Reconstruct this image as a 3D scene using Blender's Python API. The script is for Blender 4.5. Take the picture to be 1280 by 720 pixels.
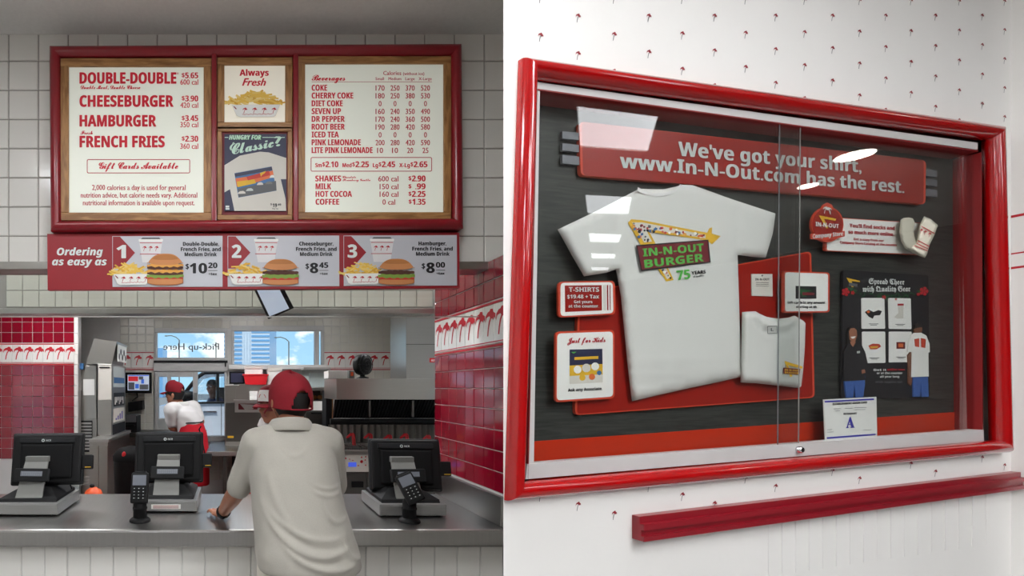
import bpy, bmesh, math, random
from mathutils import Vector as V, Matrix
from mathutils.geometry import delaunay_2d_cdt
from mathutils import noise as NZ
random.seed(7)
for _o in list(bpy.data.objects): bpy.data.objects.remove(_o)
SC = bpy.context.scene
COL = SC.collection
PI = math.pi

# ------------------------------------------------------------------ camera, sky, sun, exposure
EYE = V((0, 0, 1.61)); F = 620.0; PX, PY = 291.0, 485.0
_c = bpy.data.cameras.new('camera'); _c.sensor_width = 36; _c.lens = 36 * F / 1280
_c.shift_x = (640 - PX) / 1280; _c.shift_y = (PY - 360) / 1280; _c.clip_start = 0.05; _c.clip_end = 500
CAM = bpy.data.objects.new('camera', _c); COL.objects.link(CAM)
CAM.location = EYE; CAM.rotation_euler = (PI / 2, 0, 0); SC.camera = CAM

w = bpy.data.worlds.new('sky'); SC.world = w; w.use_nodes = True
_n = w.node_tree.nodes; _l = w.node_tree.links; _bg = _n['Background']
_tc = _n.new('ShaderNodeTexCoord'); _sep = _n.new('ShaderNodeSeparateXYZ'); _l.new(_tc.outputs['Generated'], _sep.inputs[0])
_gr = _n.new('ShaderNodeValToRGB'); _l.new(_sep.outputs['Z'], _gr.inputs[0])
_gr.color_ramp.elements[0].position = 0.0; _gr.color_ramp.elements[0].color = (0.36, 0.60, 0.80, 1)
_gr.color_ramp.elements[1].position = 0.45; _gr.color_ramp.elements[1].color = (0.10, 0.30, 0.62, 1)
_mp = _n.new('ShaderNodeMapping'); _mp.inputs['Scale'].default_value = (7, 7, 14); _mp.inputs['Location'].default_value = (0.35, 0.2, 0.3); _l.new(_tc.outputs['Generated'], _mp.inputs[0])
_cl = _n.new('ShaderNodeTexNoise'); _cl.inputs['Scale'].default_value = 1.3; _cl.inputs['Detail'].default_value = 7; _cl.inputs['Roughness'].default_value = 0.55; _l.new(_mp.outputs[0], _cl.inputs['Vector'])
_cr = _n.new('ShaderNodeValToRGB'); _cr.color_ramp.elements[0].position = 0.50; _cr.color_ramp.elements[1].position = 0.60; _l.new(_cl.outputs['Fac'], _cr.inputs[0])
_mx = _n.new('ShaderNodeMixRGB'); _mx.inputs[2].default_value = (0.95, 0.96, 0.98, 1); _l.new(_cr.outputs[0], _mx.inputs[0]); _l.new(_gr.outputs[0], _mx.inputs[1])
_l.new(_mx.outputs[0], _bg.inputs[0]); _bg.inputs[1].default_value = 1.5
_s = bpy.data.lights.new('sun', 'SUN'); _s.energy = 3.6; _s.angle = 0.02; _s.color = (1, .96, .9)
_so = bpy.data.objects.new('sun', _s); COL.objects.link(_so); _so.rotation_euler = (math.radians(20), math.radians(-14), 0)

SC.view_settings.view_transform = 'Standard'; SC.view_settings.look = 'None'
SC.view_settings.exposure = 0.0; SC.view_settings.gamma = 1.0; SC.view_settings.use_curve_mapping = False
LAMP = 19.0          # emission of the added shop panels and the mirrored downlights
FILL_KITCHEN = 26.0  # emission of the panels added to light the kitchen
LAMP_ROW = 6.5        # the row of panels mirrored in the display case

# ------------------------------------------------------------------ materials
def lin(c): 
    return tuple(((x / 255) / 12.92 if x / 255 <= .04045 else ((x / 255 + .055) / 1.055) ** 2.4) for x in c)
_M = {}
def mat(name, rgb, rough=.5, metal=0.0, var=.08, scale=6.0, stretch=(1, 1, 1), bump=0.0, coat=0.0, emit=0.0, objvar=0.0, spec=.5, sheen=0.0):
    if name in _M: return _M[name]
    m = bpy.data.materials.new(name); m.use_nodes = True; nt = m.node_tree; b = nt.nodes['Principled BSDF']; L = nt.links
    c = lin(rgb)
    tc = nt.nodes.new('ShaderNodeTexCoord'); mp = nt.nodes.new('ShaderNodeMapping'); mp.inputs['Scale'].default_value = stretch
    nz = nt.nodes.new('ShaderNodeTexNoise'); nz.inputs['Scale'].default_value = scale; nz.inputs['Detail'].default_value = 3
    L.new(tc.outputs['Object'], mp.inputs[0]); L.new(mp.outputs[0], nz.inputs['Vector'])
    mix = nt.nodes.new('ShaderNodeMixRGB')
    mix.inputs[1].default_value = tuple(x * (1 - var) for x in c) + (1,); mix.inputs[2].default_value = tuple(min(1, x * (1 + var)) for x in c) + (1,)
    L.new(nz.outputs['Fac'], mix.inputs[0]); out = mix.outputs[0]
    if objvar:
        oi = nt.nodes.new('ShaderNodeObjectInfo'); hs = nt.nodes.new('ShaderNodeHueSaturation'); mr = nt.nodes.new('ShaderNodeMapRange')
        mr.inputs['To Min'].default_value = 1 - objvar; mr.inputs['To Max'].default_value = 1 + objvar
        L.new(oi.outputs['Random'], mr.inputs['Value']); L.new(mr.outputs[0], hs.inputs['Value']); L.new(out, hs.inputs['Color']); out = hs.outputs[0]
    L.new(out, b.inputs['Base Color'])
    b.inputs['Roughness'].default_value = rough; b.inputs['Metallic'].default_value = metal
    b.inputs['Specular IOR Level'].default_value = spec; b.inputs['Coat Weight'].default_value = coat; b.inputs['Coat Roughness'].default_value = .06
    if sheen: b.inputs['Sheen Weight'].default_value = sheen
    if bump:
        bp = nt.nodes.new('ShaderNodeBump'); bp.inputs['Strength'].default_value = bump; bp.inputs['Distance'].default_value = .004
        L.new(nz.outputs['Fac'], bp.inputs['Height']); L.new(bp.outputs[0], b.inputs['Normal'])
    if emit:
        L.new(out, b.inputs['Emission Color']); b.inputs['Emission Strength'].default_value = emit
    _M[name] = m; return m
def glass(name, tint=(.96, .98, .97), ior=1.45):
    if name in _M: return _M[name]
    m = bpy.data.materials.new(name); m.use_nodes = True; nt = m.node_tree; nt.nodes.clear(); L = nt.links
    o = nt.nodes.new('ShaderNodeOutputMaterial'); t = nt.nodes.new('ShaderNodeBsdfTransparent'); t.inputs[0].default_value = tint + (1,)
    g = nt.nodes.new('ShaderNodeBsdfGlossy'); g.inputs['Roughness'].default_value = .01; fr = nt.nodes.new('ShaderNodeFresnel'); fr.inputs[0].default_value = ior
    mx = nt.nodes.new('ShaderNodeMixShader'); ge = nt.nodes.new('ShaderNodeNewGeometry'); mr = nt.nodes.new('ShaderNodeMapRange'); mr.inputs['To Min'].default_value = ior; mr.inputs['To Max'].default_value = 1 / ior; L.new(ge.outputs['Backfacing'], mr.inputs['Value']); L.new(mr.outputs[0], fr.inputs[0])
    L.new(fr.outputs[0], mx.inputs[0]); L.new(t.outputs[0], mx.inputs[1]); L.new(g.outputs[0], mx.inputs[2]); L.new(mx.outputs[0], o.inputs[0])
    _M[name] = m; return m
def wood(name, rgb, dark, scale=5, stretch=(1, 1, 8), rough=.45, axis=None):
    if name in _M: return _M[name]
    m = mat(name, rgb, rough); nt = m.node_tree
    nz = [x for x in nt.nodes if x.type == 'TEX_NOISE'][0]; mp = [x for x in nt.nodes if x.type == 'MAPPING'][0]; mx = [x for x in nt.nodes if x.type == 'MIX_RGB'][0]
    nz.inputs['Scale'].default_value = scale; nz.inputs['Detail'].default_value = 6; nz.inputs['Distortion'].default_value = .6; mp.inputs['Scale'].default_value = stretch
    rp = nt.nodes.new('ShaderNodeValToRGB'); rp.color_ramp.elements[0].position = .38; rp.color_ramp.elements[1].position = .62
    nt.links.new(nz.outputs['Fac'], rp.inputs[0]); nt.links.new(rp.outputs[0], mx.inputs[0])
    mx.inputs[1].default_value = lin(dark) + (1,); mx.inputs[2].default_value = lin(rgb) + (1,); return m

M = dict(
    plaster=mat('wall_plaster', (226, 224, 220), .6), vinyl=mat('wall_vinyl', (236, 234, 230), .45, var=.02), ceiling=mat('ceiling_board', (214, 212, 208), .8, bump=.1, scale=60),
    floor=mat('grey_floor_tile', (150, 148, 146), .35), far_wall=mat('dim_dining_wall', (112, 104, 102), .7), quarry=mat('red_quarry_floor', (96, 36, 30), .4),
    grout=mat('grout', (150, 146, 140), .9), grout_light=mat('pale_grout', (205, 204, 200), .9), tile=mat('white_glazed_tile', (222, 220, 214), .18, objvar=.025, var=.02, coat=.2), tile_grey=mat('ivory_glazed_tile', (205, 203, 192), .25, objvar=.02, var=.02),
    redtile=mat('red_glazed_tile', (132, 8, 34), .1, objvar=.12, var=.08, coat=.5), red_print=mat('red_print', (186, 26, 40), .5), red_deep=mat('dark_red_print', (140, 22, 36), .5),
    red_paint=mat('red_gloss_paint', (166, 5, 8), .16, coat=.6, var=.03), red_board=mat('dark_red_paint', (138, 18, 32), .3, coat=.2), red_sign=mat('red_sign_face', (150, 22, 34), .45), red_inner=mat('red_lining', (128, 12, 14), .5),
    red_panel=mat('red_lacquer_panel', (152, 26, 16), .3), red_edge=mat('bright_red_edge', (214, 74, 48), .35), orange=mat('orange_red_lacquer', (196, 48, 18), .3),
    oak=wood('oak_trim', (178, 130, 78), (138, 94, 50), 7, (9, 9, 1.2)), oak_h=wood('oak_trim_across', (178, 130, 78), (138, 94, 50), 7, (1.2, 9, 9)), board=wood('charcoal_woodgrain', (62, 64, 60), (40, 42, 40), 9, (1, 1, 14), .4),
    lit=mat('backlit_panel', (228, 231, 218), .4, var=.01, emit=.22), lit_ink=mat('backlit_red_ink', (178, 14, 36), .5, emit=.3), lit_ink_deep=mat('backlit_dark_red_ink', (160, 22, 40), .5, emit=.3), cream=mat('cream_print_panel', (226, 220, 204), .4, var=.01, emit=.32), sign_grey=mat('pale_grey_print', (196, 197, 203), .45, var=.01),
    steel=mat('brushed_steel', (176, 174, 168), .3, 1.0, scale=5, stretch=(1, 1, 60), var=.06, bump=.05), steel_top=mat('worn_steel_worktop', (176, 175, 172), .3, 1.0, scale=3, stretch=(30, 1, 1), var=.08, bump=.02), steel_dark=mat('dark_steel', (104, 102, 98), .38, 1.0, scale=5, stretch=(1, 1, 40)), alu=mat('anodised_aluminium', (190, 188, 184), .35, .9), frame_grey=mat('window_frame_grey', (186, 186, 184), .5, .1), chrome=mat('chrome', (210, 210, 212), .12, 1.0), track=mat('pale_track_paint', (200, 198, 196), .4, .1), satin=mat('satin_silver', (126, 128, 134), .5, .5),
    black=mat('black_plastic', (12, 12, 13), .55, spec=.25), black_matt=mat('matt_black', (10, 10, 11), .7, spec=.2), dark=mat('charcoal_plastic', (26, 27, 29), .6, spec=.25), silver=mat('silver_drawer_steel', (150, 150, 148), .35, .55, stretch=(1, 1, 40)), grey_plastic=mat('grey_plastic', (122, 122, 118), .5), rubber=mat('rubber', (12, 12, 12), .8),
    white=mat('white_paper', (238, 237, 232), .6), offwhite=mat('off_white_card', (214, 210, 200), .6), white_ink=mat('white_ink', (222, 226, 222), .5), pale_ink=mat('pale_ink', (196, 204, 200), .5), black_ink=mat('black_ink', (24, 24, 28), .6), grey_ink=mat('grey_ink', (96, 98, 100), .6), blue_ink=mat('blue_ink', (48, 44, 170), .5), navy=mat('navy_print', (40, 42, 72), .5), mint=mat('mint_ink', (196, 226, 208), .5), green_ink=mat('green_ink', (84, 178, 72), .5), garland=mat('garland_green', (28, 84, 44), .6), maroon=mat('maroon_print', (112, 24, 34), .6), yellow_print=mat('yellow_print', (226, 178, 40), .55),
    screen_blue=mat('blue_display', (70, 96, 220), .3, emit=.6), screen_grey=mat('grey_display', (96, 100, 108), .3, emit=.25), screen_light=mat('pale_screen', (196, 206, 226), .3, emit=.55), screen_tile_red=mat('screen_red', (214, 52, 60), .3, emit=.5), screen_tile_blue=mat('screen_blue', (60, 110, 210), .3, emit=.5), screen_glyph=mat('screen_glyph', (120, 124, 130), .3, emit=.1),
    shirt=mat('ivory_polo_cotton', (168, 164, 154), .9, scale=260, var=.08, bump=.12, sheen=.2), tee=mat('white_tee_cotton', (214, 213, 208), .9, scale=200, var=.03, bump=.08), uniform=mat('white_uniform_cotton', (226, 224, 222), .9, scale=200, var=.03, bump=.08), cap_red=mat('red_cap_twill', (128, 4, 24), .85, scale=220, var=.14, bump=.15), apron=mat('red_apron_twill', (206, 20, 40), .85, scale=160, bump=.1), denim=mat('denim', (56, 92, 160), .85, scale=120, var=.2), trousers=mat('cream_trousers', (205, 200, 188), .9, scale=160), skin=mat('warm_skin', (160, 104, 78), .5, scale=30, var=.06), skin_dark=mat('brown_skin', (120, 78, 58), .5), hair=mat('black_hair', (22, 19, 18), .55, scale=160, stretch=(1, 1, .2), var=.4, bump=.3), lips=mat('lips', (150, 80, 72), .5), eye=mat('eye_white', (225, 222, 218), .3), iris=mat('iris', (40, 26, 20), .2), sole=mat('shoe_leather', (40, 38, 38), .5),
    lamp=mat('fill_diffuser', (250, 252, 255), .5, var=.0, emit=LAMP), lamp_row=mat('row_lamp_diffuser', (250, 252, 255), .5, var=.0, emit=LAMP_ROW), fill_k=mat('kitchen_fill_diffuser', (252, 252, 255), .5, var=.0, emit=FILL_KITCHEN), lamp_dim=mat('downlight_lens', (255, 248, 236), .5, var=0, emit=LAMP),
    glass=glass('clear_glass'), case_glass=glass('case_glass', (.96, .97, .965), 1.45), acrylic=glass('clear_acrylic', (.92, .95, .97)),
    car=mat('white_car_paint', (226, 232, 244), .2, coat=.6), car_glass=mat('car_glass', (150, 190, 205), .08, spec=.8), asphalt=mat('asphalt', (120, 120, 118), .9), tower=mat('pale_tower_concrete', (222, 232, 240), .7), tower_glass=mat('tower_blue_glass', (120, 176, 222), .2, spec=.8), orange_plastic=mat('orange_plastic', (226, 84, 24), .4), red_plastic=mat('red_plastic', (206, 26, 36), .35), bread=mat('bread_crust', (186, 120, 64), .6), bun=mat('bun_print', (206, 138, 84), .6), bun_dark=mat('bun_shade_print', (176, 104, 60), .6), patty=mat('patty_print', (84, 48, 36), .7), cheese=mat('cheese_print', (228, 164, 74), .6), lettuce=mat('lettuce_print', (128, 160, 64), .6), tomato=mat('tomato_print', (200, 60, 44), .6), fry_a=mat('fry_gold', (238, 196, 84), .6), fry_b=mat('fry_amber', (222, 170, 58), .6), fry_c=mat('fry_pale', (240, 208, 120), .6), cup=mat('cup_print', (222, 220, 220), .6), skyprint=mat('sunset_print', (226, 110, 50), .5), teal=mat('teal_print', (60, 110, 160), .5), sock=mat('cream_sock_knit', (222, 216, 198), .95, scale=300, var=.05, bump=.2), corrug=mat('fryer_back_steel', (120, 116, 110), .42, .8),
)

# ------------------------------------------------------------------ helpers
class PL:
    """a real plane in the room: px() meets it with the line of sight of a photo pixel"""
    def __init__(s, o, n): s.o = V(o); s.n = V(n).normalized()
    def px(s, x, y, off=0.0):
        d = V(((x - PX) / F, 1, (PY - y) / F)); o = s.o + s.n * off
        return EYE + d * ((o - EYE).dot(s.n) / d.dot(s.n))
def FR(D): return PL((0, D, 0), (0, -1, 0))
def X_(px, D): return (px - PX) / F * D
def Z_(py, D): return 1.61 + (PY - py) / F * D

def link(name, me, parent=None):
    o = bpy.data.objects.new(name, me); COL.objects.link(o)
    if parent is not None: attach(o, parent)
    return o
def attach(o, parent):
    o.parent = parent; o.matrix_parent_inverse = wm(parent).inverted()
def wm(o):
    m = o.matrix_basis.copy()
    while o.parent: m = o.parent.matrix_basis @ o.matrix_parent_inverse @ m; o = o.parent
    return m
def recentre(o):
    me = o.data; vs = [v.co for v in me.vertices]
    c = V(((min(v.x for v in vs) + max(v.x for v in vs)) / 2, (min(v.y for v in vs) + max(v.y for v in vs)) / 2, min(v.z for v in vs)))
    me.transform(Matrix.Translation(-c)); o.location = c
def tag(o, label, cat, group=None):
    o['label'] = label; o['category'] = cat
    if group: o['group'] = group
    return o
def thing(name, label, cat, loc, group=None):
    o = bpy.data.objects.new(name, None); o.empty_display_size = .05; COL.objects.link(o); o.location = loc
    return tag(o, label, cat, group)
def struct(o): o['kind'] = 'structure'; return o

class MB:
    """collects shapes with materials and links them as one mesh"""
    def __init__(s): s.v = []; s.f = []; s.m = []; s.ms = []; s.sm = []
    def mi(s, m):
        if m not in s.ms: s.ms.append(m)
        return s.ms.index(m)
    def add(s, vs, fs, m, smooth=False):
        b = len(s.v); s.v += [tuple(v) for v in vs]; k = s.mi(m)
        for f in fs: s.f.append(tuple(b + i for i in f)); s.m.append(k); s.sm.append(smooth)
    def poly(s, pts, m): s.add(pts, [tuple(range(len(pts)))], m)
    def slab(s, pts, n, th, m):
        """polygon pts facing n, thickened by th behind it"""
        k = len(pts); n = V(n); nn = V((0, 0, 0))
        for i in range(k): nn += V(pts[i]).cross(V(pts[(i + 1) % k]))
        if nn.dot(n) < 0: pts = pts[::-1]
        back = [V(p) - n * th for p in pts]
        s.add(list(pts) + back, [tuple(range(k)), tuple(range(2 * k - 1, k - 1, -1))] + [(i, i + k, (i + 1) % k + k, (i + 1) % k) for i in range(k)], m)
    def box(s, lo, hi, m, mtx=None, bev=0.0):
        bm = bmesh.new(); bmesh.ops.create_cube(bm, size=1)
        lo, hi = V(lo), V(hi); c = (lo + hi) / 2; d = hi - lo
        for v in bm.verts: v.co = V((v.co.x * d.x, v.co.y * d.y, v.co.z * d.z)) + c
        if bev: bmesh.ops.bevel(bm, geom=bm.edges[:], offset=bev, segments=2, affect='EDGES', profile=.6)
        s.bm(bm, m, mtx)
    def bm(s, bm, m, mtx=None, smooth=False):
        if mtx is not None: bmesh.ops.transform(bm, matrix=mtx, verts=bm.verts[:])
        bm.verts.index_update(); s.add([v.co.copy() for v in bm.verts], [tuple(v.index for v in f.verts) for f in bm.faces], m, smooth); bm.free()
    def tube(s, pts, r, m, seg=8, caps=True, smooth=True):
        pts = [V(p) for p in pts]; rs = r if isinstance(r, (list, tuple)) else [r] * len(pts); vs = []; fs = []
        ref = None
        for i, p in enumerate(pts):
            t = (pts[min(i + 1, len(pts) - 1)] - pts[max(i - 1, 0)]).normalized()
            if ref is None: ref = V((0, 0, 1)) if abs(t.z) < .9 else V((1, 0, 0))
            a = t.cross(ref).normalized(); b = a.cross(t).normalized(); ref = b
            vs += [p + a * (rs[i] * math.cos(2 * PI * k / seg)) + b * (rs[i] * math.sin(2 * PI * k / seg)) for k in range(seg)]
        for i in range(len(pts) - 1):
            for k in range(seg): fs.append((i * seg + k, i * seg + (k + 1) % seg, (i + 1) * seg + (k + 1) % seg, (i + 1) * seg + k))
        s.add(vs, fs, m, smooth)
        if caps: s.add(vs[:seg], [tuple(range(seg))], m); s.add(vs[-seg:], [tuple(range(seg))], m)
    def lathe(s, prof, c, m, seg=24, mtx=None):
        vs = []; fs = []; c = V(c)
        for r, z in prof: vs += [c + V((r * math.cos(2 * PI * k / seg), r * math.sin(2 * PI * k / seg), z)) for k in range(seg)]
        for i in range(len(prof) - 1):
            for k in range(seg): fs.append((i * seg + k, i * seg + (k + 1) % seg, (i + 1) * seg + (k + 1) % seg, (i + 1) * seg + k))
        if mtx is not None: vs = [mtx @ v for v in vs]
        s.add(vs, fs, m, True); s.add(vs[:seg], [tuple(range(seg))], m); s.add(vs[-seg:], [tuple(range(seg))], m)
    def ell(s, c, r, m, rot=None, sub=3):
        bm = bmesh.new(); bmesh.ops.create_icosphere(bm, subdivisions=sub, radius=1)
        s.bm(bm, m, Matrix.Translation(c) @ (rot or Matrix()).to_4x4() @ Matrix.Diagonal((*r, 1)), True)
    def build(s, name, parent=None, centre=False):
        me = bpy.data.meshes.new(name); me.from_pydata(s.v, [], s.f)
        for m in s.ms: me.materials.append(m)
        me.polygons.foreach_set('material_index', s.m); me.polygons.foreach_set('use_smooth', s.sm); me.update()
        o = link(name, me)
        if name.startswith(('lettering', 'print', 'garland', 'product_print', 'arrow_print', 'crest_print', 'fries_picture', 'size_print')): o['kind'] = 'stuff'
        if centre: recentre(o)
        if parent is not None: attach(o, parent)
        return o
def one(name, fn, parent=None):
    b = MB(); fn(b); return b.build(name, parent, parent is None)
def boxpart(name, lo, hi, m, parent=None, bev=0.0):
    b = MB(); b.box(lo, hi, m, None, bev); return b.build(name, parent)
def pbox(b, x0, y0, x1, y1, D, depth, m, bev=.003):
    """box whose front face at distance D covers the photo rectangle"""
    b.box((X_(min(x0, x1), D), D, Z_(max(y0, y1), D)), (X_(max(x0, x1), D), D + depth, Z_(min(y0, y1), D)), m, None, bev)
def ppart(name, x0, y0, x1, y1, D, depth, m, parent, bev=.003):
    b = MB(); pbox(b, x0, y0, x1, y1, D, depth, m, bev); return b.build(name, parent)

# lettering: real type outlines laid flat on a plane
def _fancy(s, up, lo, dg=None):
    return ''.join(chr(up + ord(c) - 65) if 'A' <= c <= 'Z' else chr(lo + ord(c) - 97) if 'a' <= c <= 'z' else chr(dg + ord(c) - 48) if dg and c.isdigit() else c for c in s)
STY = dict(plain=(None, 0, 0), bold=((0x1D5D4, 0x1D5EE, 0x1D7EC), 0, 0), heavy=((0x1D5D4, 0x1D5EE, 0x1D7EC), 0, 0), ital=((0x1D63C, 0x1D656, 0x1D7EC), 0, .0), script=((0x1D4D0, 0x1D4EA, None), 0, 0), serif=((0x1D400, 0x1D41A, 0x1D7CE), 0, 0), frak=((0x1D56C, 0x1D586, None), 0, 0), slant=(None, 0, .35))
FAT = dict(plain=.022, bold=.03, heavy=.036, ital=.035, script=.05, serif=.04, frak=.03, slant=.05)      # stroke added to each side, as a share of the cap height
_TC = {}
def glyphs(s, style, res=2):
    k = (s, style, res)
    if k in _TC: return _TC[k]
    fc, off, sh = STY[style]
    c = bpy.data.curves.new('lettering', 'FONT'); c.body = _fancy(s, *fc) if fc else s; c.size = 1; c.offset = off; c.shear = sh; c.resolution_u = res; c.fill_mode = 'FRONT'
    o = bpy.data.objects.new('lettering', c); me = bpy.data.meshes.new_from_object(o)
    vs = [v.co.copy() for v in me.vertices]; fs = [tuple(p.vertices) for p in me.polygons]
    bpy.data.objects.remove(o); bpy.data.curves.remove(c); bpy.data.meshes.remove(me)
    _TC[k] = (vs, fs); return vs, fs
def text(b, pl, s, x0, x1, y, cap, style, m, off=.001, y1=None, res=2):
    """word s on plane pl, its baseline from photo pixel (x0,y) to (x1,y1), capitals cap pixels tall"""
    vs, fs = glyphs(s, style, res)
    if not vs: return
    H = glyphs('H', style, 2)[0]; ch = max(v.y for v in H)
    lo = min(v.x for v in vs); hi = max(v.x for v in vs)
    A = pl.px(x0, y, off); B = pl.px(x1, y if y1 is None else y1, off); U = (B - A); W = U.length; U = U / W
    up = pl.n.cross(U); 
    if up.z < 0: up = -up
    xm = (x0 + x1) / 2; ym = (y + (y if y1 is None else y1)) / 2
    h = (pl.px(xm, ym - cap, off) - pl.px(xm, ym, off)).length
    if (U.cross(up)).dot(pl.n) < 0: fs = [f[::-1] for f in fs]
    ft = FAT[style] * h
    for k, (du_, dv_) in enumerate(((-1, 0), (1, 0), (0, .5), (0, -.5)) if style in ('heavy', 'ital', 'slant') else ((-1, 0), (1, 0))):
        b.add([A + U * ((v.x - lo) / (hi - lo) * (W - 2 * ft) + ft + du_ * ft) + up * (v.y / ch * h + dv_ * ft) + pl.n * (.00004 * k) for v in vs], fs, m)
def tri(b, pl, pts, m, off=.0006):
    """flat printed polygon given in photo pixels"""
    P = [pl.px(x, y, off) for x, y in pts]
    U = (P[1] - P[0]).normalized(); W = pl.n.cross(U); q = [V(((p - P[0]).dot(U), (p - P[0]).dot(W))) for p in P]
    vs, ed, fs, *_ = delaunay_2d_cdt(q, [], [list(range(len(q)))], 1, 1e-7)
    b.add([P[0] + U * v.x + W * v.y for v in vs], fs, m)
def rect(b, pl, x0, y0, x1, y1, m, off=.0006): tri(b, pl, [(x0, y0), (x1, y0), (x1, y1), (x0, y1)], m, off)
def rrect(x0, y0, x1, y1, r, k=4):
    out = []
    for cx, cy, a in ((x1 - r, y0 + r, -90), (x1 - r, y1 - r, 0), (x0 + r, y1 - r, 90), (x0 + r, y0 + r, 180)):
        for i in range(k + 1):
            t = math.radians(a + 90 * i / k); out.append((cx + r * math.cos(t), cy + r * math.sin(t)))
    return out
def rquad(q, r, k=4):
    """rounded quadrilateral from four pixel corners in order"""
    out = []
    for i in range(4):
        p = V(q[i]); a = (V(q[i - 1]) - p).normalized(); c = (V(q[(i + 1) % 4]) - p).normalized()
        for j in range(k + 1):
            t = j / k; out.append(tuple(p + a * r * (1 - t) ** 2 + c * r * t ** 2))
    return out
def outline(b, pl, pts, wpx, m, off=.0006):
    n = len(pts); c = V((sum(p[0] for p in pts) / n, sum(p[1] for p in pts) / n))
    inn = []
    for i in range(n):
        p = V(pts[i]); a = (p - V(pts[i - 1])); d = (V(pts[(i + 1) % n]) - p)
        t = (a.normalized() if a.length > 1e-6 else V((0, 0))) + (d.normalized() if d.length > 1e-6 else V((0, 0))); t = t.normalized(); nrm = V((-t.y, t.x))
        if nrm.dot(c - p) < 0: nrm = -nrm
        inn.append(p + nrm * wpx)
    P = [pl.px(*p, off) for p in pts]; Q = [pl.px(*p, off) for p in inn]
    b.add(P + Q, [(i, (i + 1) % n, (i + 1) % n + n, i + n) for i in range(n)], m)
def pslab(b, pl, pts, off, th, m):
    b.slab([pl.px(x, y, off) for x, y in pts], pl.n, th, m)
def frame_rails(names, corners, n, prof, m, parent):
    """four mitred rails around a quadrilateral; prof = (inward, outward) points"""
    n = V(n); k = 4; c = sum((V(p) for p in corners), V()) / 4; mit = []
    for i in range(4):
        p = V(corners[i]); e1 = (p - V(corners[i - 1])).normalized(); e2 = (V(corners[(i + 1) % 4]) - p).normalized()
        m1 = n.cross(e1).normalized(); m2 = n.cross(e2).normalized()
        if m1.dot(c - p) < 0: m1 = -m1
        if m2.dot(c - p) < 0: m2 = -m2
        mit.append((m1 + m2) / (1 + m1.dot(m2)))
    for i in range(4):
        j = (i + 1) % 4; L = len(prof)
        A = [V(corners[i]) + mit[i] * a + n * o for a, o in prof]; B = [V(corners[j]) + mit[j] * a + n * o for a, o in prof]
        b = MB(); b.add(A + B, [(q, (q + 1) % L, (q + 1) % L + L, q + L) for q in range(L)], m, True); b.add(A, [tuple(range(L))], m); b.add(B, [tuple(range(L))], m)
        b.build(names, parent)
def copy_tree(root, loc):
    r = root.copy(); COL.objects.link(r); r.location = loc
    for ch in list(root.children):
        c = ch.copy(); COL.objects.link(c); c.parent = r
        for g in list(ch.children):
            d = g.copy(); COL.objects.link(d); d.parent = c
    return r
_TM = {}
def tile_mesh(w_, h_, d_, m, bev=.003):
    k = (round(w_, 4), round(h_, 4), m.name)
    if k in _TM: return _TM[k]
    a, c = w_ / 2, h_ / 2; q = bev
    vs = [(-a, 0, -c), (a, 0, -c), (a, 0, c), (-a, 0, c), (-a, -d_ + q, -c), (a, -d_ + q, -c), (a, -d_ + q, c), (-a, -d_ + q, c), (-a + q, -d_, -c + q), (a - q, -d_, -c + q), (a - q, -d_, c - q), (-a + q, -d_, c - q)]
    fs = [(8, 9, 10, 11)]
    for i in range(4):
        j = (i + 1) % 4; fs += [(i, j, j + 4, i + 4), (i + 4, j + 4, j + 8, i + 8)]
    me = bpy.data.meshes.new('tile'); me.from_pydata(vs, [], fs); me.materials.append(m); me.update(); _TM[k] = me; return me
def tiles(parent, o, u, us, zs, m, gap=.004, d=.006, name='tile', skip=None):
    """tiles on the upright plane through o, edges at us along u and zs upwards, as parts of parent; faces the side -(u x z)"""
    u = V(u).normalized(); ang = math.atan2(u.y, u.x); out = []
    for i in range(len(us) - 1):
        for j in range(len(zs) - 1):
            if skip and skip(us[i], us[i + 1], zs[j], zs[j + 1]): continue
            w_ = us[i + 1] - us[i] - gap; h_ = zs[j + 1] - zs[j] - gap
            t = bpy.data.objects.new(name, tile_mesh(w_, h_, d, m)); COL.objects.link(t)
            p = V(o) + u * (us[i] + us[i + 1]) / 2; t.location = (p.x, p.y, (zs[j] + zs[j + 1]) / 2); t.rotation_euler = (0, 0, ang); attach(t, parent); out.append(t)
    return out
def steps(a, b, s):
    n = max(1, round(abs(b - a) / s)); return [a + (b - a) * i / n for i in range(n + 1)]
# little palm emblem, flat print: unit height, in x-z
PALM = [[(-.10, 0), (-.02, 0), (.02, .25), (.10, .5), (.20, .66), (.13, .70), (.02, .54), (-.06, .28)],
        [(.16, .62), (.06, .74), (-.14, .70), (-.24, .50), (-.22, .76), (-.06, .90), (.06, .92), (.14, 1.0), (.30, .98), (.34, .86), (.48, .80), (.50, .56), (.40, .68), (.32, .56), (.26, .64)]]
def palm_mesh(h, m):
    k = ('palm', round(h, 4), m.name)
    if k in _TM: return _TM[k]
    b = MB()
    for pts in PALM:
        vs, e, fs, *_ = delaunay_2d_cdt([V(p) for p in pts], [], [list(range(len(pts)))], 1, 1e-6)
        b.add([(v.x * h, 0, v.y * h) for v in vs], fs, m)
    o = b.build('palm_print'); me = o.data; bpy.data.objects.remove(o); _TM[k] = me; return me
def palm_px(b, pl, x, y, h, m, off=.001, flip=1):
    """palm emblem with its foot at photo pixel x,y and h pixels tall"""
    for pts in PALM: tri(b, pl, [(x + a * h * flip, y - c * h) for a, c in pts], m, off)

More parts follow.
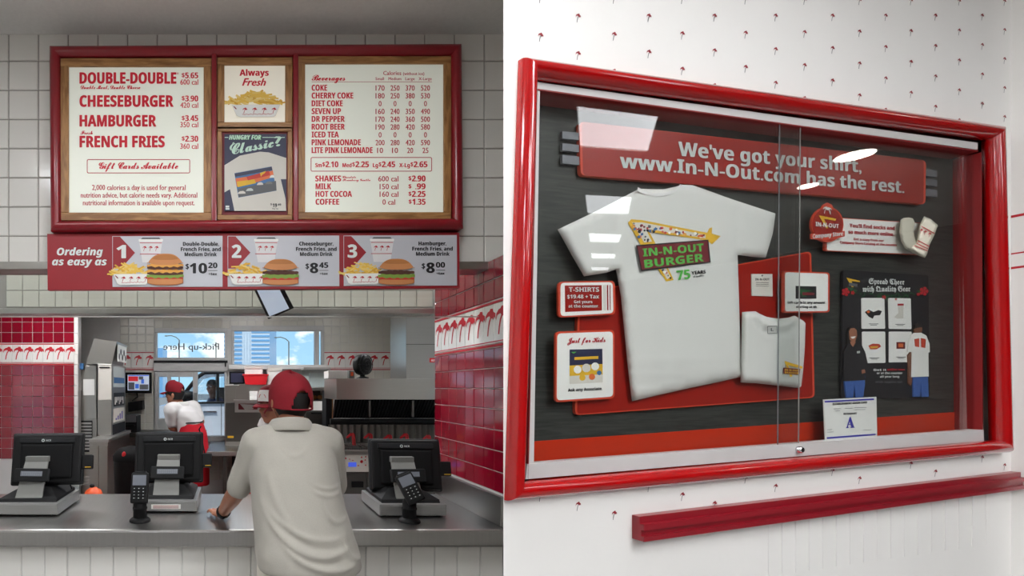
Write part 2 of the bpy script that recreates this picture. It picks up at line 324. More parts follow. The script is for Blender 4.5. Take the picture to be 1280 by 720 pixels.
def blob(name, fn, m, voxel=.007, smooth=6, wrinkle=None, parent=None):
    """one continuous surface grown from overlapping volumes"""
    b = MB(); fn(b); o = b.build(name)
    for p in o.data.polygons: p.use_smooth = True
    r = o.modifiers.new('r', 'REMESH'); r.mode = 'VOXEL'; r.voxel_size = voxel; r.use_smooth_shade = True
    s = o.modifiers.new('s', 'SMOOTH'); s.factor = .5; s.iterations = smooth
    dg = bpy.context.evaluated_depsgraph_get(); me = bpy.data.meshes.new_from_object(o.evaluated_get(dg)); bpy.data.objects.remove(o)
    if wrinkle:
        ns = [v.normal.copy() for v in me.vertices]
        for v, n in zip(me.vertices, ns): v.co += n * wrinkle(v.co, n)
    me.materials.clear(); me.materials.append(m)
    for p in me.polygons: p.use_smooth = True; p.material_index = 0
    me.name = name; o = link(name, me); 
    if parent is not None: attach(o, parent)
    return o
def limb(b, a, ra, c, rc, m, k=6):
    a, c = V(a), V(c)
    for i in range(k + 1): 
        t = i / k; r = ra + (rc - ra) * t; b.ell(a.lerp(c, t), (r, r, r), m, None, 2)
    b.tube([a, a.lerp(c, .5), c], [ra, (ra + rc) / 2, rc], m, 14)
def loft(b, rings, m, seg=32, p=2.4):
    """closed torso from (z, x, y, half width, half depth)"""
    vs = []; fs = []
    for z, x, y, a, d in rings:
        for k in range(seg):
            t = 2 * PI * k / seg; cx, sy = math.cos(t), math.sin(t)
            vs.append((x + a * math.copysign(abs(cx) ** (2 / p), cx), y + d * math.copysign(abs(sy) ** (2 / p), sy), z))
    for i in range(len(rings) - 1):
        for k in range(seg): fs.append((i * seg + k, i * seg + (k + 1) % seg, (i + 1) * seg + (k + 1) % seg, (i + 1) * seg + k))
    n = len(rings); fs += [tuple(range(seg - 1, -1, -1)), tuple(range((n - 1) * seg, n * seg))]
    b.add(vs, fs, m, True)

# ------------------------------------------------------------------ large structure
H = 3.41; CT = .95
P_WALL = FR(2.53)                                   # tiled wall that carries the menu board
CN = V((.218, -.976, 0)).normalized(); CU = V((.976, .218, 0)).normalized()
P_GLASS = PL((.762, 1.36, 0), CN)                   # front of the display case
P_CASE = PL(P_GLASS.o - CN * .004, CN)              # patterned wall the case hangs on
struct(boxpart('floor', (-3.4, -5, -.1), (9, 2.5, 0), M['floor'])); struct(boxpart('floor', (-3.4, 2.5, -.1), (9, 6.5, 0), M['quarry']))
struct(boxpart('ceiling', (-2.7, -5.1, H), (9.1, 3.3, H + .1), M['ceiling']))
struct(boxpart('ceiling', (-3.4, 3.3, 2.72), (3, 6.3, 2.82), M['ceiling']))
struct(boxpart('wall_left', (-2.7, -5, 0), (-2.6, 2.5, H), M['plaster']))
struct(boxpart('wall_rear', (-2.7, -5.1, 0), (9.1, -5, H), M['far_wall']))
struct(boxpart('wall_right', (9, -5, 0), (9.1, 2.6, H), M['far_wall']))
# front wall above the counter, real tiles with recessed joints
wf = MB(); wf.box((-2.7, 2.53, 2.25), (9.1, 2.63, H), M['grout']); wf.box((1.36, 2.53, 0), (9.1, 2.63, 2.25), M['plaster'])
wall_front = struct(wf.build('wall_front'))
_gx = [X_(48.4 + 37.1 * i, 2.53) for i in range(-11, 20)]; _gz = [Z_(40.7 + 36.4 * i, 2.53) for i in range(8, -1, -1)]
tiles(wall_front, (0, 2.53, 0), (1, 0, 0), _gx, _gz, M['tile'], .005)
b = MB(); b.box((-2.6, 2.505, 2.21), (1.36, 2.64, 2.25), M['steel'], None, .004); struct(b.build('trim_1', wall_front))
# header wall behind the opening
wall_header = struct(boxpart('wall_header', (-3.3, 3.19, 2.12), (1.29, 3.27, H), M['grout']))
tiles(wall_header, (0, 3.19, 0), (1, 0, 0), [X_(8 + 20.5 * i, 3.19) for i in range(0, 27)], [2.13 + .106 * i for i in range(0, 4)], M['tile_grey'])
b = MB(); b.box((-3.3, 3.165, 2.085), (1.29, 3.28, 2.12), M['alu'], None, .004); struct(b.build('trim_2', wall_header))
# red tiled side wall at the counter's end
wall_side = struct(boxpart('wall_side', (1.296, 2.34, 0), (1.36, 3.18, 2.25), M['grout_light']))
_ys = steps(2.345, 3.17, .104)
_o = (1.296, 0, 0)
tiles(wall_side, _o, (0, -1, 0), [-y for y in _ys[::-1]], steps(1.10, 1.81, .103), M['redtile'])
tiles(wall_side, _o, (0, -1, 0), [-y for y in _ys[::-1]], [2.045, 2.15, 2.25], M['redtile'])
def band(parent, o, u, us, z0, z1, hp):
    ts = tiles(parent, o, u, us, [z0 + .012, z1 - .012], M['tile'], .004, .006, 'band_tile')
    uu = V(u); n = V((uu.y, -uu.x, 0))
    for t in ts:
        p = bpy.data.objects.new('palm_print', palm_mesh(hp, M['red_print'])); COL.objects.link(p)
        p.location = V(t.location) + n * .0072 + V((0, 0, -hp * .42)); p.rotation_euler = t.rotation_euler; attach(p, t)
    for z in (z0, z1 - .012, z0 + .022):
        q = MB(); a = V(o) + uu * us[0] + n * .0005; c = V(o) + uu * us[-1] + n * .0005
        h_ = .010 if z != z0 + .022 else .005; off = n * (.006 if z != z0 + .022 else .0068)
        q.add([a + V((0, 0, z)), c + V((0, 0, z)), c + V((0, 0, z + h_)), a + V((0, 0, z + h_)), a + off + V((0, 0, z)), c + off + V((0, 0, z)), c + off + V((0, 0, z + h_)), a + off + V((0, 0, z + h_))], [(4, 5, 6, 7), (0, 1, 5, 4), (2, 3, 7, 6)], M['red_print'])
        q.build('stripe', parent)
band(wall_side, _o, (0, -1, 0), [-y for y in _ys[::-1]], 1.815, 2.04, .135)
# red tiled stub wall behind the first register
wall_stub = struct(boxpart('wall_stub', (-3.3, 5.006, 0), (-1.56, 5.1, 2.72), M['grout_light']))
_xs = [X_(92.5 - 13 * i, 5.0) for i in range(9, -1, -1)]
tiles(wall_stub, (0, 5.006, 0), (1, 0, 0), _xs, [1.84 - .105 * i for i in range(9, -1, -1)], M['redtile'])
tiles(wall_stub, (0, 5.006, 0), (1, 0, 0), _xs, [2.065 + .105 * i for i in range(6)], M['redtile'])
tiles(wall_stub, (0, 5.006, 0), (1, 0, 0), [X_(92.5, 5.0), -1.562], [.9 + .105 * i for i in range(18)], M['tile'])
band(wall_stub, (0, 5.006, 0), (1, 0, 0), _xs, 1.842, 2.06, .13)
# far kitchen wall with its windows
D6 = 6.2
wb = MB()
def wpiece(x0, y0, x1, y1): wb.box((X_(x0, D6), D6, Z_(y1, D6)), (X_(x1, D6), D6 + .16, Z_(y0, D6)), M['grout_light'])
TOP, BOT = 374, 646
wpiece(-60, TOP, 193, BOT); wpiece(284, 411, 291, 553); wpiece(403.5, TOP, 600, BOT); wpiece(193, TOP, 403.5, 411); wpiece(291, 460, 403.5, BOT); wpiece(193, 553, 291, BOT)
wall_back = struct(wb.build('wall_back'))
def far_tiles(x0, x1, y0, y1, m='tile_grey'):
    tiles(wall_back, (0, D6, 0), (1, 0, 0), steps(X_(x0, D6), X_(x1, D6), .106), steps(Z_(y1, D6), Z_(y0, D6), .106), M[m], .005, .005)
far_tiles(150, 193, 387, 439.5); far_tiles(193, 403.5, 390, 411); far_tiles(403.5, 500, 387, 439.5); far_tiles(150, 192, 462.5, 540); far_tiles(403.5, 500, 462.5, 474); far_tiles(240, 330, 554, 600)
for a, c in ((150, 192.5), (404, 500)):
    band(wall_back, (0, D6, 0), (1, 0, 0), steps(X_(a, D6), X_(c, D6), .145), Z_(462.5, D6), Z_(440, D6), .125)
struct(boxpart('wall_kitchen', (2.6, 3.2, 0), (2.7, 6.3, 2.8), M['tile_grey'])); struct(boxpart('wall_kitchen', (-3.4, 2.5, 0), (-3.3, 6.3, 2.8), M['tile_grey']))
# frames and panes
def window(name, rects, panes, D=D6, dep=.09):
    fr = MB()
    for r in rects: pbox(fr, *r, D - .02, dep, M['frame_grey'], .006)
    w_ = struct(fr.build(name))
    for p in panes:
        g = MB(); pbox(g, *p, D + .03, .006, M['glass'], 0); g.build('pane', w_)
    return w_
window_1 = window('window_1', [(193, 410, 284, 415.5), (193, 447, 284, 453), (193, 415.5, 196, 447), (281, 415.5, 284, 447)], [(196, 415.5, 281, 447)])
b = MB(); text(b, PL((0, D6 + .028, 0), (0, -1, 0)), 'Pick-up Here', 274, 204, 437.2, 8, 'plain', M['grey_ink']); b.build('lettering', window_1)
window_2 = window('window_2', [(289, 407, 405.5, 413.5), (289, 456, 405.5, 461), (289, 413.5, 293, 456), (393.5, 413.5, 399, 456), (402, 413.5, 405.5, 456)], [(293, 413.5, 393.5, 456), (399, 413.5, 402, 456)])
window_3 = window('window_3', [(193, 453, 284, 465), (193, 465, 198, 549), (209, 465, 213, 549), (213, 465, 241, 471), (241, 465, 247, 549), (280.5, 465, 284, 549), (193, 545, 284, 553), (198, 465, 209, 471), (198, 523, 209, 545), (213, 530, 241, 545)], [(198, 471, 209, 523), (213, 471, 241, 530), (247, 465, 280.5, 545)])
b = MB(); pbox(b, 192, 450.5, 284.5, 453.5, D6 - .05, .05, M['dark'], 0); pbox(b, 192, 453.5, 284.5, 464, D6 - .04, .03, M['frame_grey'], .004); pbox(b, 281, 453, 282.5, 458.5, D6 - .055, .01, M['black'], 0); b.build('track_cover', window_3)
b = MB(); pbox(b, 242.5, 491, 246, 499, D6 - .06, .04, M['grey_plastic'], .004); b.build('latch', window_3)
b = MB(); pbox(b, 286, 456, 408, 461.5, D6 - .14, .14, M['plaster'], .006); struct(b.build('window_2_sill'))
# counter
cb = MB(); cb.box((-2.55, 2.37, 0), (1.29, 3.08, .86), M['grout_light']); counter = tag(cb.build('service_counter', None, True), 'long service counter with white tiled front and steel worktop', 'counter')
_tx = steps(-2.54, 1.29, .1085); 
tiles(counter, (0, 2.37, 0), (1, 0, 0), _tx, [.862 - .172 * i for i in range(5, -1, -1)], M['tile'], .004)
b = MB(); b.box((-2.57, 2.305, .868), (1.292, 3.10, CT), M['steel_top'], None, .012); b.build('worktop', counter)
b = MB(); b.box((1.270, 2.35, CT), (1.294, 3.15, 1.092), M['steel_top'], None, .004); b.build('backsplash', counter)
# partition that carries the display case
a0 = P_CASE.px(629.2, 400); a1 = P_CASE.px(1264, 400)
_n = -CN * .12; bk = a0 + _n; ray = V((a0.x, a0.y, 0)).normalized(); bk0 = a0 + ray * .125 + CU * .004
_hole = [P_CASE.px(x, y) for x, y in ((657, 84), (1237, 166.5), (1247, 558), (641, 615))]      # recess for the case
def _pv(z): return [V((p.x, p.y, z)) for p in (a0, a1, a1 + _n, bk0)]
_fl, _ct = _pv(0), _pv(H); b = MB(); fr_ = [_ct[0], _ct[1], _fl[1], _fl[0]]
b.add(fr_ + _hole, [(i, (i + 1) % 4, (i + 1) % 4 + 4, i + 4) for i in range(4)], M['vinyl'])
b.add(_fl + _ct, [(1, 2, 6, 5), (2, 3, 7, 6), (3, 0, 4, 7), (3, 2, 1, 0), (4, 5, 6, 7)], M['vinyl']); wall_case = struct(b.build('wall_display'))
b = MB(); c0 = V((a1.x, a1.y, 0)); c1 = c0 + CN * .08; c2 = c1 + CU * .12; c3 = c0 + CU * .12
b.add([V((p.x, p.y, z)) for z in (0, H) for p in (c0, c1, c2, c3)], [(0, 1, 5, 4), (1, 2, 6, 5), (2, 3, 7, 6), (3, 0, 4, 7), (3, 2, 1, 0), (4, 5, 6, 7)], M['vinyl'])
wall_pier = struct(b.build('wall_pier'))
_pn = -CU     # pier face towards the case
P_PIER = PL(c0, _pn)
b = MB()
for z0_, z1_ in ((2.24, 2.249), (2.104, 2.109), (2.05, 2.058)):
    p0 = c0 + _pn * .0012; p1 = c1 + _pn * .0012; b.add([V((p0.x, p0.y, z0_)), V((p1.x, p1.y, z0_)), V((p1.x, p1.y, z1_)), V((p0.x, p0.y, z1_))], [(0, 1, 2, 3)], M['red_print'])
b.build('stripe', wall_pier)
# printed palms over the vinyl
pp = MB()
def case_uv(x, y): 
    p = P_CASE.px(x, y); return (p - P_CASE.o).dot(CU), p.z
q0 = case_uv(969, 69.5); q1 = case_uv(1254, 130); 
_colx = [969 - 36.5 * 9, 969 - 36.5 * 8]
u_ = [case_uv(x, y)[0] for x, y in ((968.5, 105), (1004.7, 90), (1039.7, 75.5), (1073.6, 101), (1106, 87.3), (1138, 73), (1168.5, 97), (1198, 84), (1226, 108), (1254.8, 93.8))]
du = (u_[-1] - u_[0]) / 9
zr = case_uv(968.5, 105.5)[1]; dz = (case_uv(968.5, 63.5)[1] - zr)
for i in range(-12, 11):
    uc = u_[0] + du * i; tilt = .0244 * (uc - u_[0])
    for j in range(-32, 12):
        z = zr + dz * (j + [0, 2 / 3, 1 / 3][i % 3] - (1 if i % 3 else 0)) + tilt
        if not 1.258 + 1.5 * tilt < z < 3.3: continue
        o = P_CASE.o + CU * uc + CN * .0008
        if uc > (c0 - P_CASE.o).dot(CU) - .02 or uc < (a0 - P_CASE.o).dot(CU) + .03: continue
        h0 = [((h_ - P_CASE.o).dot(CU), h_.z) for h_ in _hole]
        if h0[0][0] - .05 < uc < h0[1][0] + .03 and h0[3][1] + (h0[2][1] - h0[3][1]) * (uc - h0[3][0]) / (h0[2][0] - h0[3][0]) - .0 < z < h0[0][1] + (h0[1][1] - h0[0][1]) * (uc - h0[0][0]) / (h0[1][0] - h0[0][0]) + .015: continue
        for pts in PALM:
            vs, e, fs, *_ = delaunay_2d_cdt([V(p) for p in pts], [], [list(range(len(pts)))], 1, 1e-6)
            pp.add([V((o.x, o.y, z - .014)) + CU * (v.x * .024) + V((0, 0, v.y * .026)) for v in vs], fs, M['red_deep'] if pts is PALM[1] else M['grey_ink'])
palms = pp.build('palm_print', wall_case); palms['kind'] = 'stuff'
# red chair rail and tiles under it
rt = [P_CASE.px(x, y, .0) for x, y in ((790, 643.5), (1263, 589), (1263, 608.5), (790, 673))]
b = MB()
for k, (f0, f1, th) in enumerate(((0, .3, .022), (.3, .55, .034), (.55, .8, .026), (.8, 1, .034))):
    qd = [rt[0].lerp(rt[3], f0), rt[1].lerp(rt[2], f0), rt[1].lerp(rt[2], f1), rt[0].lerp(rt[3], f1)]
    b.slab([p + CN * th for p in qd], CN, th, M['red_board'])
struct(b.build('trim_3'))
for i in range(18):
    x0 = 960 + i * 17; 
    if x0 + 17 > 1264: break
    yt = 655 - (x0 - 960) * .149
    q = MB(); pslab(q, P_CASE, [(x0 + .6, yt), (x0 + 16.4, yt - 2.4), (x0 + 16.4, yt + 62), (x0 + .6, yt + 66)], .0015, .002, M['vinyl']); q.build('tile', wall_case)
# outside
struct(boxpart('ground', (-60, 6.6, -.3), (80, 140, -.12), M['asphalt']))

# ------------------------------------------------------------------ ceiling lights
def ceiling_light(q, m, label, group=None):
    """flush ceiling panel over the plan quadrilateral q"""
    c = sum(q, V()) / 4; t = thing('ceiling_light', label, 'light', c, group)
    f = MB(); inn = [c + (p - c) * .94 for p in q]; dz = V((0, 0, -.03))
    f.add(q + inn + [p + dz for p in q] + [p + dz for p in inn], [(i + 8, (i + 1) % 4 + 8, (i + 1) % 4 + 12, i + 12) for i in range(4)] + [(i, (i + 1) % 4, (i + 1) % 4 + 8, i + 8) for i in range(4)] + [(i + 4, (i + 1) % 4 + 4, (i + 1) % 4 + 12, i + 12) for i in range(4)], M['plaster']); f.build('frame', t)
    d = MB(); d.slab([p + V((0, 0, -.018)) for p in inn], (0, 0, -1), .012, m); d.build('diffuser', t); return t
def square(x, y, z, s): return [V((x - s, y - s, z)), V((x + s, y - s, z)), V((x + s, y + s, z)), V((x - s, y + s, z))]
for w_, q in (('largest', ((2.74, .39), (3.38, .55), (3.92, .24), (3.35, .06))), ('second', ((4.32, -.45), (4.80, -.29), (5.34, -.59), (4.91, -.76))), ('third', ((5.55, -1.11), (5.99, -.97), (6.37, -1.2), (6.0, -1.34))), ('fourth', ((6.5, -1.61), (6.86, -1.48), (7.15, -1.65), (6.85, -1.79))), ('smallest', ((7.3, -2.05), (7.6, -1.95), (7.85, -2.1), (7.6, -2.2)))):
    ceiling_light([V((x, y, H)) for x, y in q], M['lamp_row'], 'slanted ceiling light panel, %s of the row mirrored in the display case' % w_, 'ceiling panels mirrored in the case')
for x, y in ((-1.3, .7), (.2, .9), (-1.2, -1.6), (1.0, -1.4), (-1.2, -3.4), (1.6, -3.4), (4.2, -3.4), (1.45, .1), (2.1, -.4), (1.9, -1.3), (2.9, -1.5), (3.3, -2.5)): ceiling_light(square(x, y, H, .33), M['lamp'], 'unseen square ceiling light panel added above the customers', 'added ceiling panels above the customers')  # unseen panels added to brighten the tiled wall, the customer and the display wall
for x, y in ((-1.6, 4.2), (.2, 4.6), (1.7, 4.4)): ceiling_light(square(x, y, 2.72, .3), M['fill_k'], 'unseen square ceiling light panel added to light the kitchen', 'added ceiling panels over the kitchen')  # out of view, added so that the kitchen is lit
for x in (-1.7, -.4, .9): ceiling_light([V((x - .5, 2.72, H)), V((x + .5, 2.72, H)), V((x + .5, 3.08, H)), V((x - .5, 3.08, H))], M['lamp'], 'unseen long ceiling light panel added over the service counter', 'added ceiling panels over the service counter')  # added to light the header tiles and the worktop, never in view
for x, y, r in ((5.43, .89, .10), (5.95, .5, .06)):
    t = thing('downlight', 'round downlight, %s of two mirrored over the pale shop lettering' % ('larger' if r > .08 else 'smaller'), 'light', (x, y, H), 'round downlights mirrored in the case')
    d = MB(); d.lathe([(r, -.006), (r, -.02)], (x, y, H), M['lamp_dim'], 24); d.build('lens', t)
    d = MB(); d.lathe([(r, 0), (r * 1.2, 0), (r * 1.2, -.012), (r, -.012)], (x, y, H), M['plaster'], 24); d.build('rim', t)

# ------------------------------------------------------------------ menu board
PB = FR(2.46)                                         # face plane of the menu board
board = thing('menu_board', 'large red framed menu board of three lit panels on the tiled wall', 'menu board', PB.px(320, 288) + V((0, .03, 0)))
_q = [PB.px(63, 60), PB.px(575.5, 57.5), PB.px(577.5, 286.5), PB.px(64.5, 290)]
b = MB(); b.slab([p + V((0, .02, 0)) for p in _q], (0, -1, 0), .045, M['red_deep']); b.build('backing', board)
_prof = [(0, -.04), (0, .012), (.008, .026), (.024, .032), (.04, .026), (.05, .010), (.05, -.01)]
frame_rails('frame_rail', _q, (0, -1, 0), _prof, M['red_board'], board)
for x0, x1 in ((264.5, 271), (365.8, 372.5)):
    b = MB(); b.box((X_(x0, 2.46), 2.435, Z_(279, 2.46)), (X_(x1, 2.46), 2.50, Z_(71, 2.46)), M['red_board'], None, .006); b.build('divider', board)
def oak_frame(x0, y0, x1, y1, t):
    for a, m in (((x0, y0, x1, y0 + t), 'oak_h'), ((x0, y1 - t, x1, y1), 'oak_h'), ((x0, y0 + t, x0 + t, y1 - t), 'oak'), ((x1 - t, y0 + t, x1, y1 - t), 'oak')):
        ppart('wood_trim', *a, 2.452, .03, M[m], board, .003)
oak_frame(75.5, 72.5, 264.5, 275.5, 10.0); oak_frame(271.5, 71.5, 365.6, 161.5, 9); oak_frame(271.5, 158, 365.6, 274.5, 6); oak_frame(372.5, 70, 564, 274, 9)
ppart('lit_panel', 85, 81.5, 262.5, 268, 2.462, .006, M['lit'], board, 0); ppart('lit_panel', 376.5, 78.5, 554.5, 268, 2.462, .006, M['lit'], board, 0); ppart('picture_panel', 275, 80, 361.5, 153, 2.462, .006, M['cream'], board, 0); ppart('mat_board', 274, 163, 363, 269, 2.462, .006, M['maroon'], board, 0)
PB2 = FR(2.4615)
R, RD = M['lit_ink'], M['lit_ink_deep']
t = MB()
def L(s, x0, x1, y, cap, st='bold', m=R, **k): text(t, PB2, s, x0, x1, y, cap, st, m, **k)
L('DOUBLE-DOUBLE', 99.3, 220.5, 104.4, 13.8, 'heavy'); L('®', 221, 223.4, 93, 2.4, 'plain')
L('$', 227, 231, 96.2, 5.2); L('5.65', 231.4, 247.8, 97.8, 7.2); L('600 cal', 225.3, 247.8, 105.8, 6.6, 'plain'); L('Double Meat, Double Cheese', 100.7, 175.5, 111.3, 4.6, 'script')
L('CHEESEBURGER', 99.3, 217, 133.3, 14, 'heavy'); L('$', 227, 231, 125, 5.2); L('3.90', 231.4, 247.8, 126.7, 7.2); L('420 cal', 225.3, 247.8, 134.7, 6.6, 'plain')
L('HAMBURGER', 99.3, 195.5, 158, 14, 'heavy'); L('$', 227, 231, 149.8, 5.2); L('3.45', 231.4, 247.8, 151.3, 7.2); L('350 cal', 225.3, 247.8, 159.1, 6.6, 'plain')
L('Fresh', 100.7, 116, 168, 4.6, 'script'); L('FRENCH FRIES', 99.3, 206, 184, 14, 'heavy'); L('$', 227, 231, 175.4, 5.2); L('2.30', 231.4, 247.8, 177, 7.2); L('360 cal', 225.3, 247.8, 186, 6.6, 'plain')
outline(t, PB2, rrect(108.6, 199, 237.6, 216.6, 2), .9, RD); L('Gift Cards Available', 123.4, 222.8, 211, 8, 'script')
L('2,000 calories a day is used for general', 115, 232, 237.5, 6.4, 'plain', RD); L('nutrition advice, but calorie needs vary. Additional', 101, 246.6, 247, 6.4, 'plain', RD); L('nutritional information is available upon request.', 103.6, 243.4, 256.5, 6.4, 'plain', RD)
L('Beverages', 389.6, 431.6, 100.7, 7, 'script'); L('Calories', 479, 501.6, 93.8, 5, 'plain', RD); L('(without ice)', 503.8, 530.4, 93.8, 3.6, 'plain', RD)
for s, a, c in (('Small', 469.3, 480), ('Medium', 485.6, 501.6), ('Large', 506.7, 518.4), ('X-Large', 523.3, 539.6)): L(s, a, c, 100.2, 3.6, 'plain', RD)
rect(t, PB2, 389.6, 102.1, 540, 102.6, RD)
_rows = [('COKE', 408.9, '170 250 370 520'), ('CHERRY COKE', 441.6, '180 250 380 530'), ('DIET COKE', 428.4, '0 0 0 0'), ('SEVEN UP', 426.2, '160 240 350 490'), ('DR PEPPER', 431, '170 240 360 500'), ('ROOT BEER', 431, '190 280 420 580'), ('ICED TEA', 423.6, '0 0 0 0'), ('PINK LEMONADE', 451, '200 280 420 590'), ('LITE PINK LEMONADE', 465.8, '10 10 20 25')]
for i, (s, x1, nums) in enumerate(_rows):
    y = 113.3 + 9.75 * i; L(s, 389.5, x1, y, 7.3)
    for cx, nmb in zip((475.1, 493.8, 512.7, 531.8), nums.split()): L(nmb, cx - 1.9 * len(nmb), cx + 1.9 * len(nmb), y, 6.6, 'plain', RD)
outline(t, PB2, rrect(388.4, 196.4, 540, 214.4, 2), .9, RD)
for s, a, c, p, d, e in (('Sm', 394, 402.2, '2.10', 402.8, 423), ('Med', 428, 439.6, '2.25', 440.2, 461.2), ('Lg', 466, 472.6, '2.45', 473.2, 494), ('X-Lg', 499, 512.4, '2.65', 513, 534.3)):
    L(s, a, c, 209, 5); L('$', d, d + 3.6, 207.6, 5); L(p, d + 4, e, 209, 7.2)
L('SHAKES', 394, 426.4, 226.7, 7.2); L('Chocolate', 428.2, 445, 222.7, 2.8, 'script'); L('Strawberry Vanilla', 428.2, 463, 226.3, 2.8, 'script'); L('600 cal', 472.8, 498, 226.7, 6.6, 'plain', RD); L('$', 510.5, 514.4, 225, 5); L('2.90', 514.8, 532, 226.7, 7.2)
L('MILK', 394.4, 414, 236.5, 7.2); L('150 cal', 474.5, 498, 236.5, 6.6, 'plain', RD); L('$', 510.5, 514.4, 235, 5); L('.99', 519, 532, 236.5, 7.2)
L('HOT COCOA', 394.4, 440, 246, 7.2); L('160 cal', 474.5, 498, 246, 6.6, 'plain', RD); L('$', 510.5, 514.4, 244.4, 5); L('2.25', 514.8, 532, 246, 7.2)
L('COFFEE', 394.4, 424, 255.8, 7.2); L('0 cal', 478, 494, 255.8, 6.6, 'plain', RD); L('$', 510.8, 514.6, 254.2, 5); L('1.35', 515.4, 532, 255.8, 7.2)
L('Always', 299.4, 336, 94.6, 7.6, 'heavy'); L('Fresh', 302.5, 332.5, 107, 9, 'slant')
t.build('lettering', board)
# printed food pictures
def fries(b, pl, x0, x1, y0, y1, n, seed, l=11, wd=2.0):
    rnd = random.Random(seed)
    for i in range(n):
        fx = rnd.random(); cx = x0 + (x1 - x0) * fx; hump = 1 - (2 * fx - 1) ** 2; cy = y1 - (y1 - y0) * (rnd.random() * hump * .9 + .05)
        a = rnd.uniform(-.65, .65); ll = l * rnd.uniform(.6, 1.15) / 2; ww = wd * rnd.uniform(.7, 1.1) / 2; c, s = math.cos(a), math.sin(a)
        pts = [(cx + c * u - s * v, cy + s * u + c * v) for u, v in ((-ll, -ww), (ll, -ww), (ll, ww), (-ll, ww))]
        tri(b, pl, pts, M[rnd.choice(['fry_a', 'fry_a', 'fry_b', 'fry_c'])], .0008 + i * .00003)
def tray(b, pl, x0, x1, y0, y1, palms_):
    tri(b, pl, [(x0, y0), (x1, y0 - .5), (x1 - (x1 - x0) * .09, y1 - 2), (x1 - (x1 - x0) * .13, y1 - .4), (x0 + (x1 - x0) * .18, y1), (x0 + (x1 - x0) * .1, y1 - 2)], M['white'], .0045)
    outline(b, pl, [(x0, y0), (x1, y0 - .5), (x1 - (x1 - x0) * .09, y1 - 2), (x1 - (x1 - x0) * .13, y1 - .4), (x0 + (x1 - x0) * .18, y1), (x0 + (x1 - x0) * .1, y1 - 2)], .5, M['offwhite'], .0047)
    for i in range(palms_):
        px_ = x0 + (x1 - x0) * (.26 + .6 * i / max(1, palms_ - 1)); palm_px(b, pl, px_, y1 - (y1 - y0) * .28, (y1 - y0) * .5, M['red_print'], .0048)
    n = 14
    pts = [(x0 + (x1 - x0) * (.22 + .62 * i / n), y1 - (y1 - y0) * .24 + (.35 if i % 2 else -.35) - i * .05) for i in range(n + 1)]
    for i in range(n): tri(b, pl, [pts[i], pts[i + 1], (pts[i + 1][0], pts[i + 1][1] + .55), (pts[i][0], pts[i][1] + .55)], M['red_print'], .0049)
    tri(b, pl, [(x0 + 2, y0 + 2), (x0 + 3.2, y0 + 1.6), (x0 + 6.5, y0 + 5.2), (x0 + 5.2, y0 + 5.6)], M['red_deep'], .0048)
t = MB(); fries(t, PB2, 285, 350, 115, 130, 70, 3, 17, 2.6); tray(t, PB2, 289.5, 350, 131, 146.5, 4); t.build('fries_picture', board)
# hanging poster in the lower centre opening
PP = FR(2.455)
poster = thing('wall_poster', 'small navy poster of a pale T-shirt under mint lettering in menu board centre', 'poster', PP.px(319, 264))
b = MB(); pslab(b, PP, [(280.5, 167.5), (357.8, 167.5), (357.8, 263.7), (280.5, 263.7)], 0, .004, M['navy']); b.build('sheet', poster)
t = MB()
tri(t, PP, [(280.6, 206.5), (300, 194.5), (310, 192.5), (325, 189.6), (336, 190.5), (357.8, 197.5), (357.8, 224), (351, 224), (357, 249), (357.6, 263.5), (293, 263.5), (287.5, 236.5), (280.6, 240.5)], M['offwhite'], .0005)
tri(t, PP, [(293, 216.5), (339.6, 208), (345.8, 238.3), (298, 247)], M['teal'], .0008)
tri(t, PP, [(293.2, 217), (339.7, 208.4), (340.6, 212.5), (294, 221)], M['navy'], .001)
tri(t, PP, [(294.5, 223), (320, 219), (341, 213), (342.5, 221), (320, 228), (296, 233)], M['skyprint'], .0012)
tri(t, PP, [(296, 227), (318, 224), (320, 229), (297, 234)], M['yellow_print'], .0014)
tri(t, PP, [(308, 221), (336, 213.5), (338, 219), (310, 225.5)], M['tomato'], .0015)
tri(t, PP, [(325, 216.2), (332.5, 213.6), (331, 216.4), (327.8, 218.4), (326.2, 221)], M['yellow_print'], .0017)
tri(t, PP, [(297, 236), (320, 231), (345, 226), (345.7, 238), (298.2, 246.6)], M['grey_ink'], .0013)
for x, y, s, m in ((302, 241, 5, 'offwhite'), (312, 237.5, 4.6, 'pale_ink'), (325, 230, 4, 'offwhite'), (336, 229, 4.5, 'grey_plastic'), (340, 221, 3, 'white')):
    tri(t, PP, [(x - s, y + 1.4), (x - s * .8, y - .6), (x - s * .4, y - 1.9), (x + s * .4, y - 2.4), (x + s * .9, y - 1), (x + s, y + 1)], M[m], .0016)
t.build('printed_picture', poster)
t = MB()
text(t, PP, 'HUNGRY FOR', 286.5, 326.7, 174.6, 5.8, 'ital', M['green_ink']); text(t, PP, 'HUNGRY FOR', 286.2, 326.2, 174.3, 5.4, 'ital', M['mint'], .0014); text(t, PP, 'a', 290.5, 293, 180.5, 3.2, 'ital', M['mint'])
text(t, PP, 'Classic', 288.5, 343, 193.5, 13, 'script', M['mint'], .0016, 183.5); text(t, PP, '?', 344.5, 353.5, 183, 12.5, 'ital', M['mint'], .0016, 181.5); rect(t, PP, 280.8, 171.3, 285.5, 172.2, M['mint']); rect(t, PP, 328, 171.3, 356, 172.2, M['mint'])
text(t, PP, '$', 338, 340, 256.4, 2.4, 'bold', M['black_ink']); text(t, PP, '19', 340.6, 346.4, 258.8, 4.4, 'heavy', M['black_ink']); text(t, PP, '49', 347.2, 351.4, 257, 2.6, 'bold', M['black_ink']); text(t, PP, 'Plus Tax', 340.5, 348, 261.6, 1.7, 'plain', M['black_ink'])
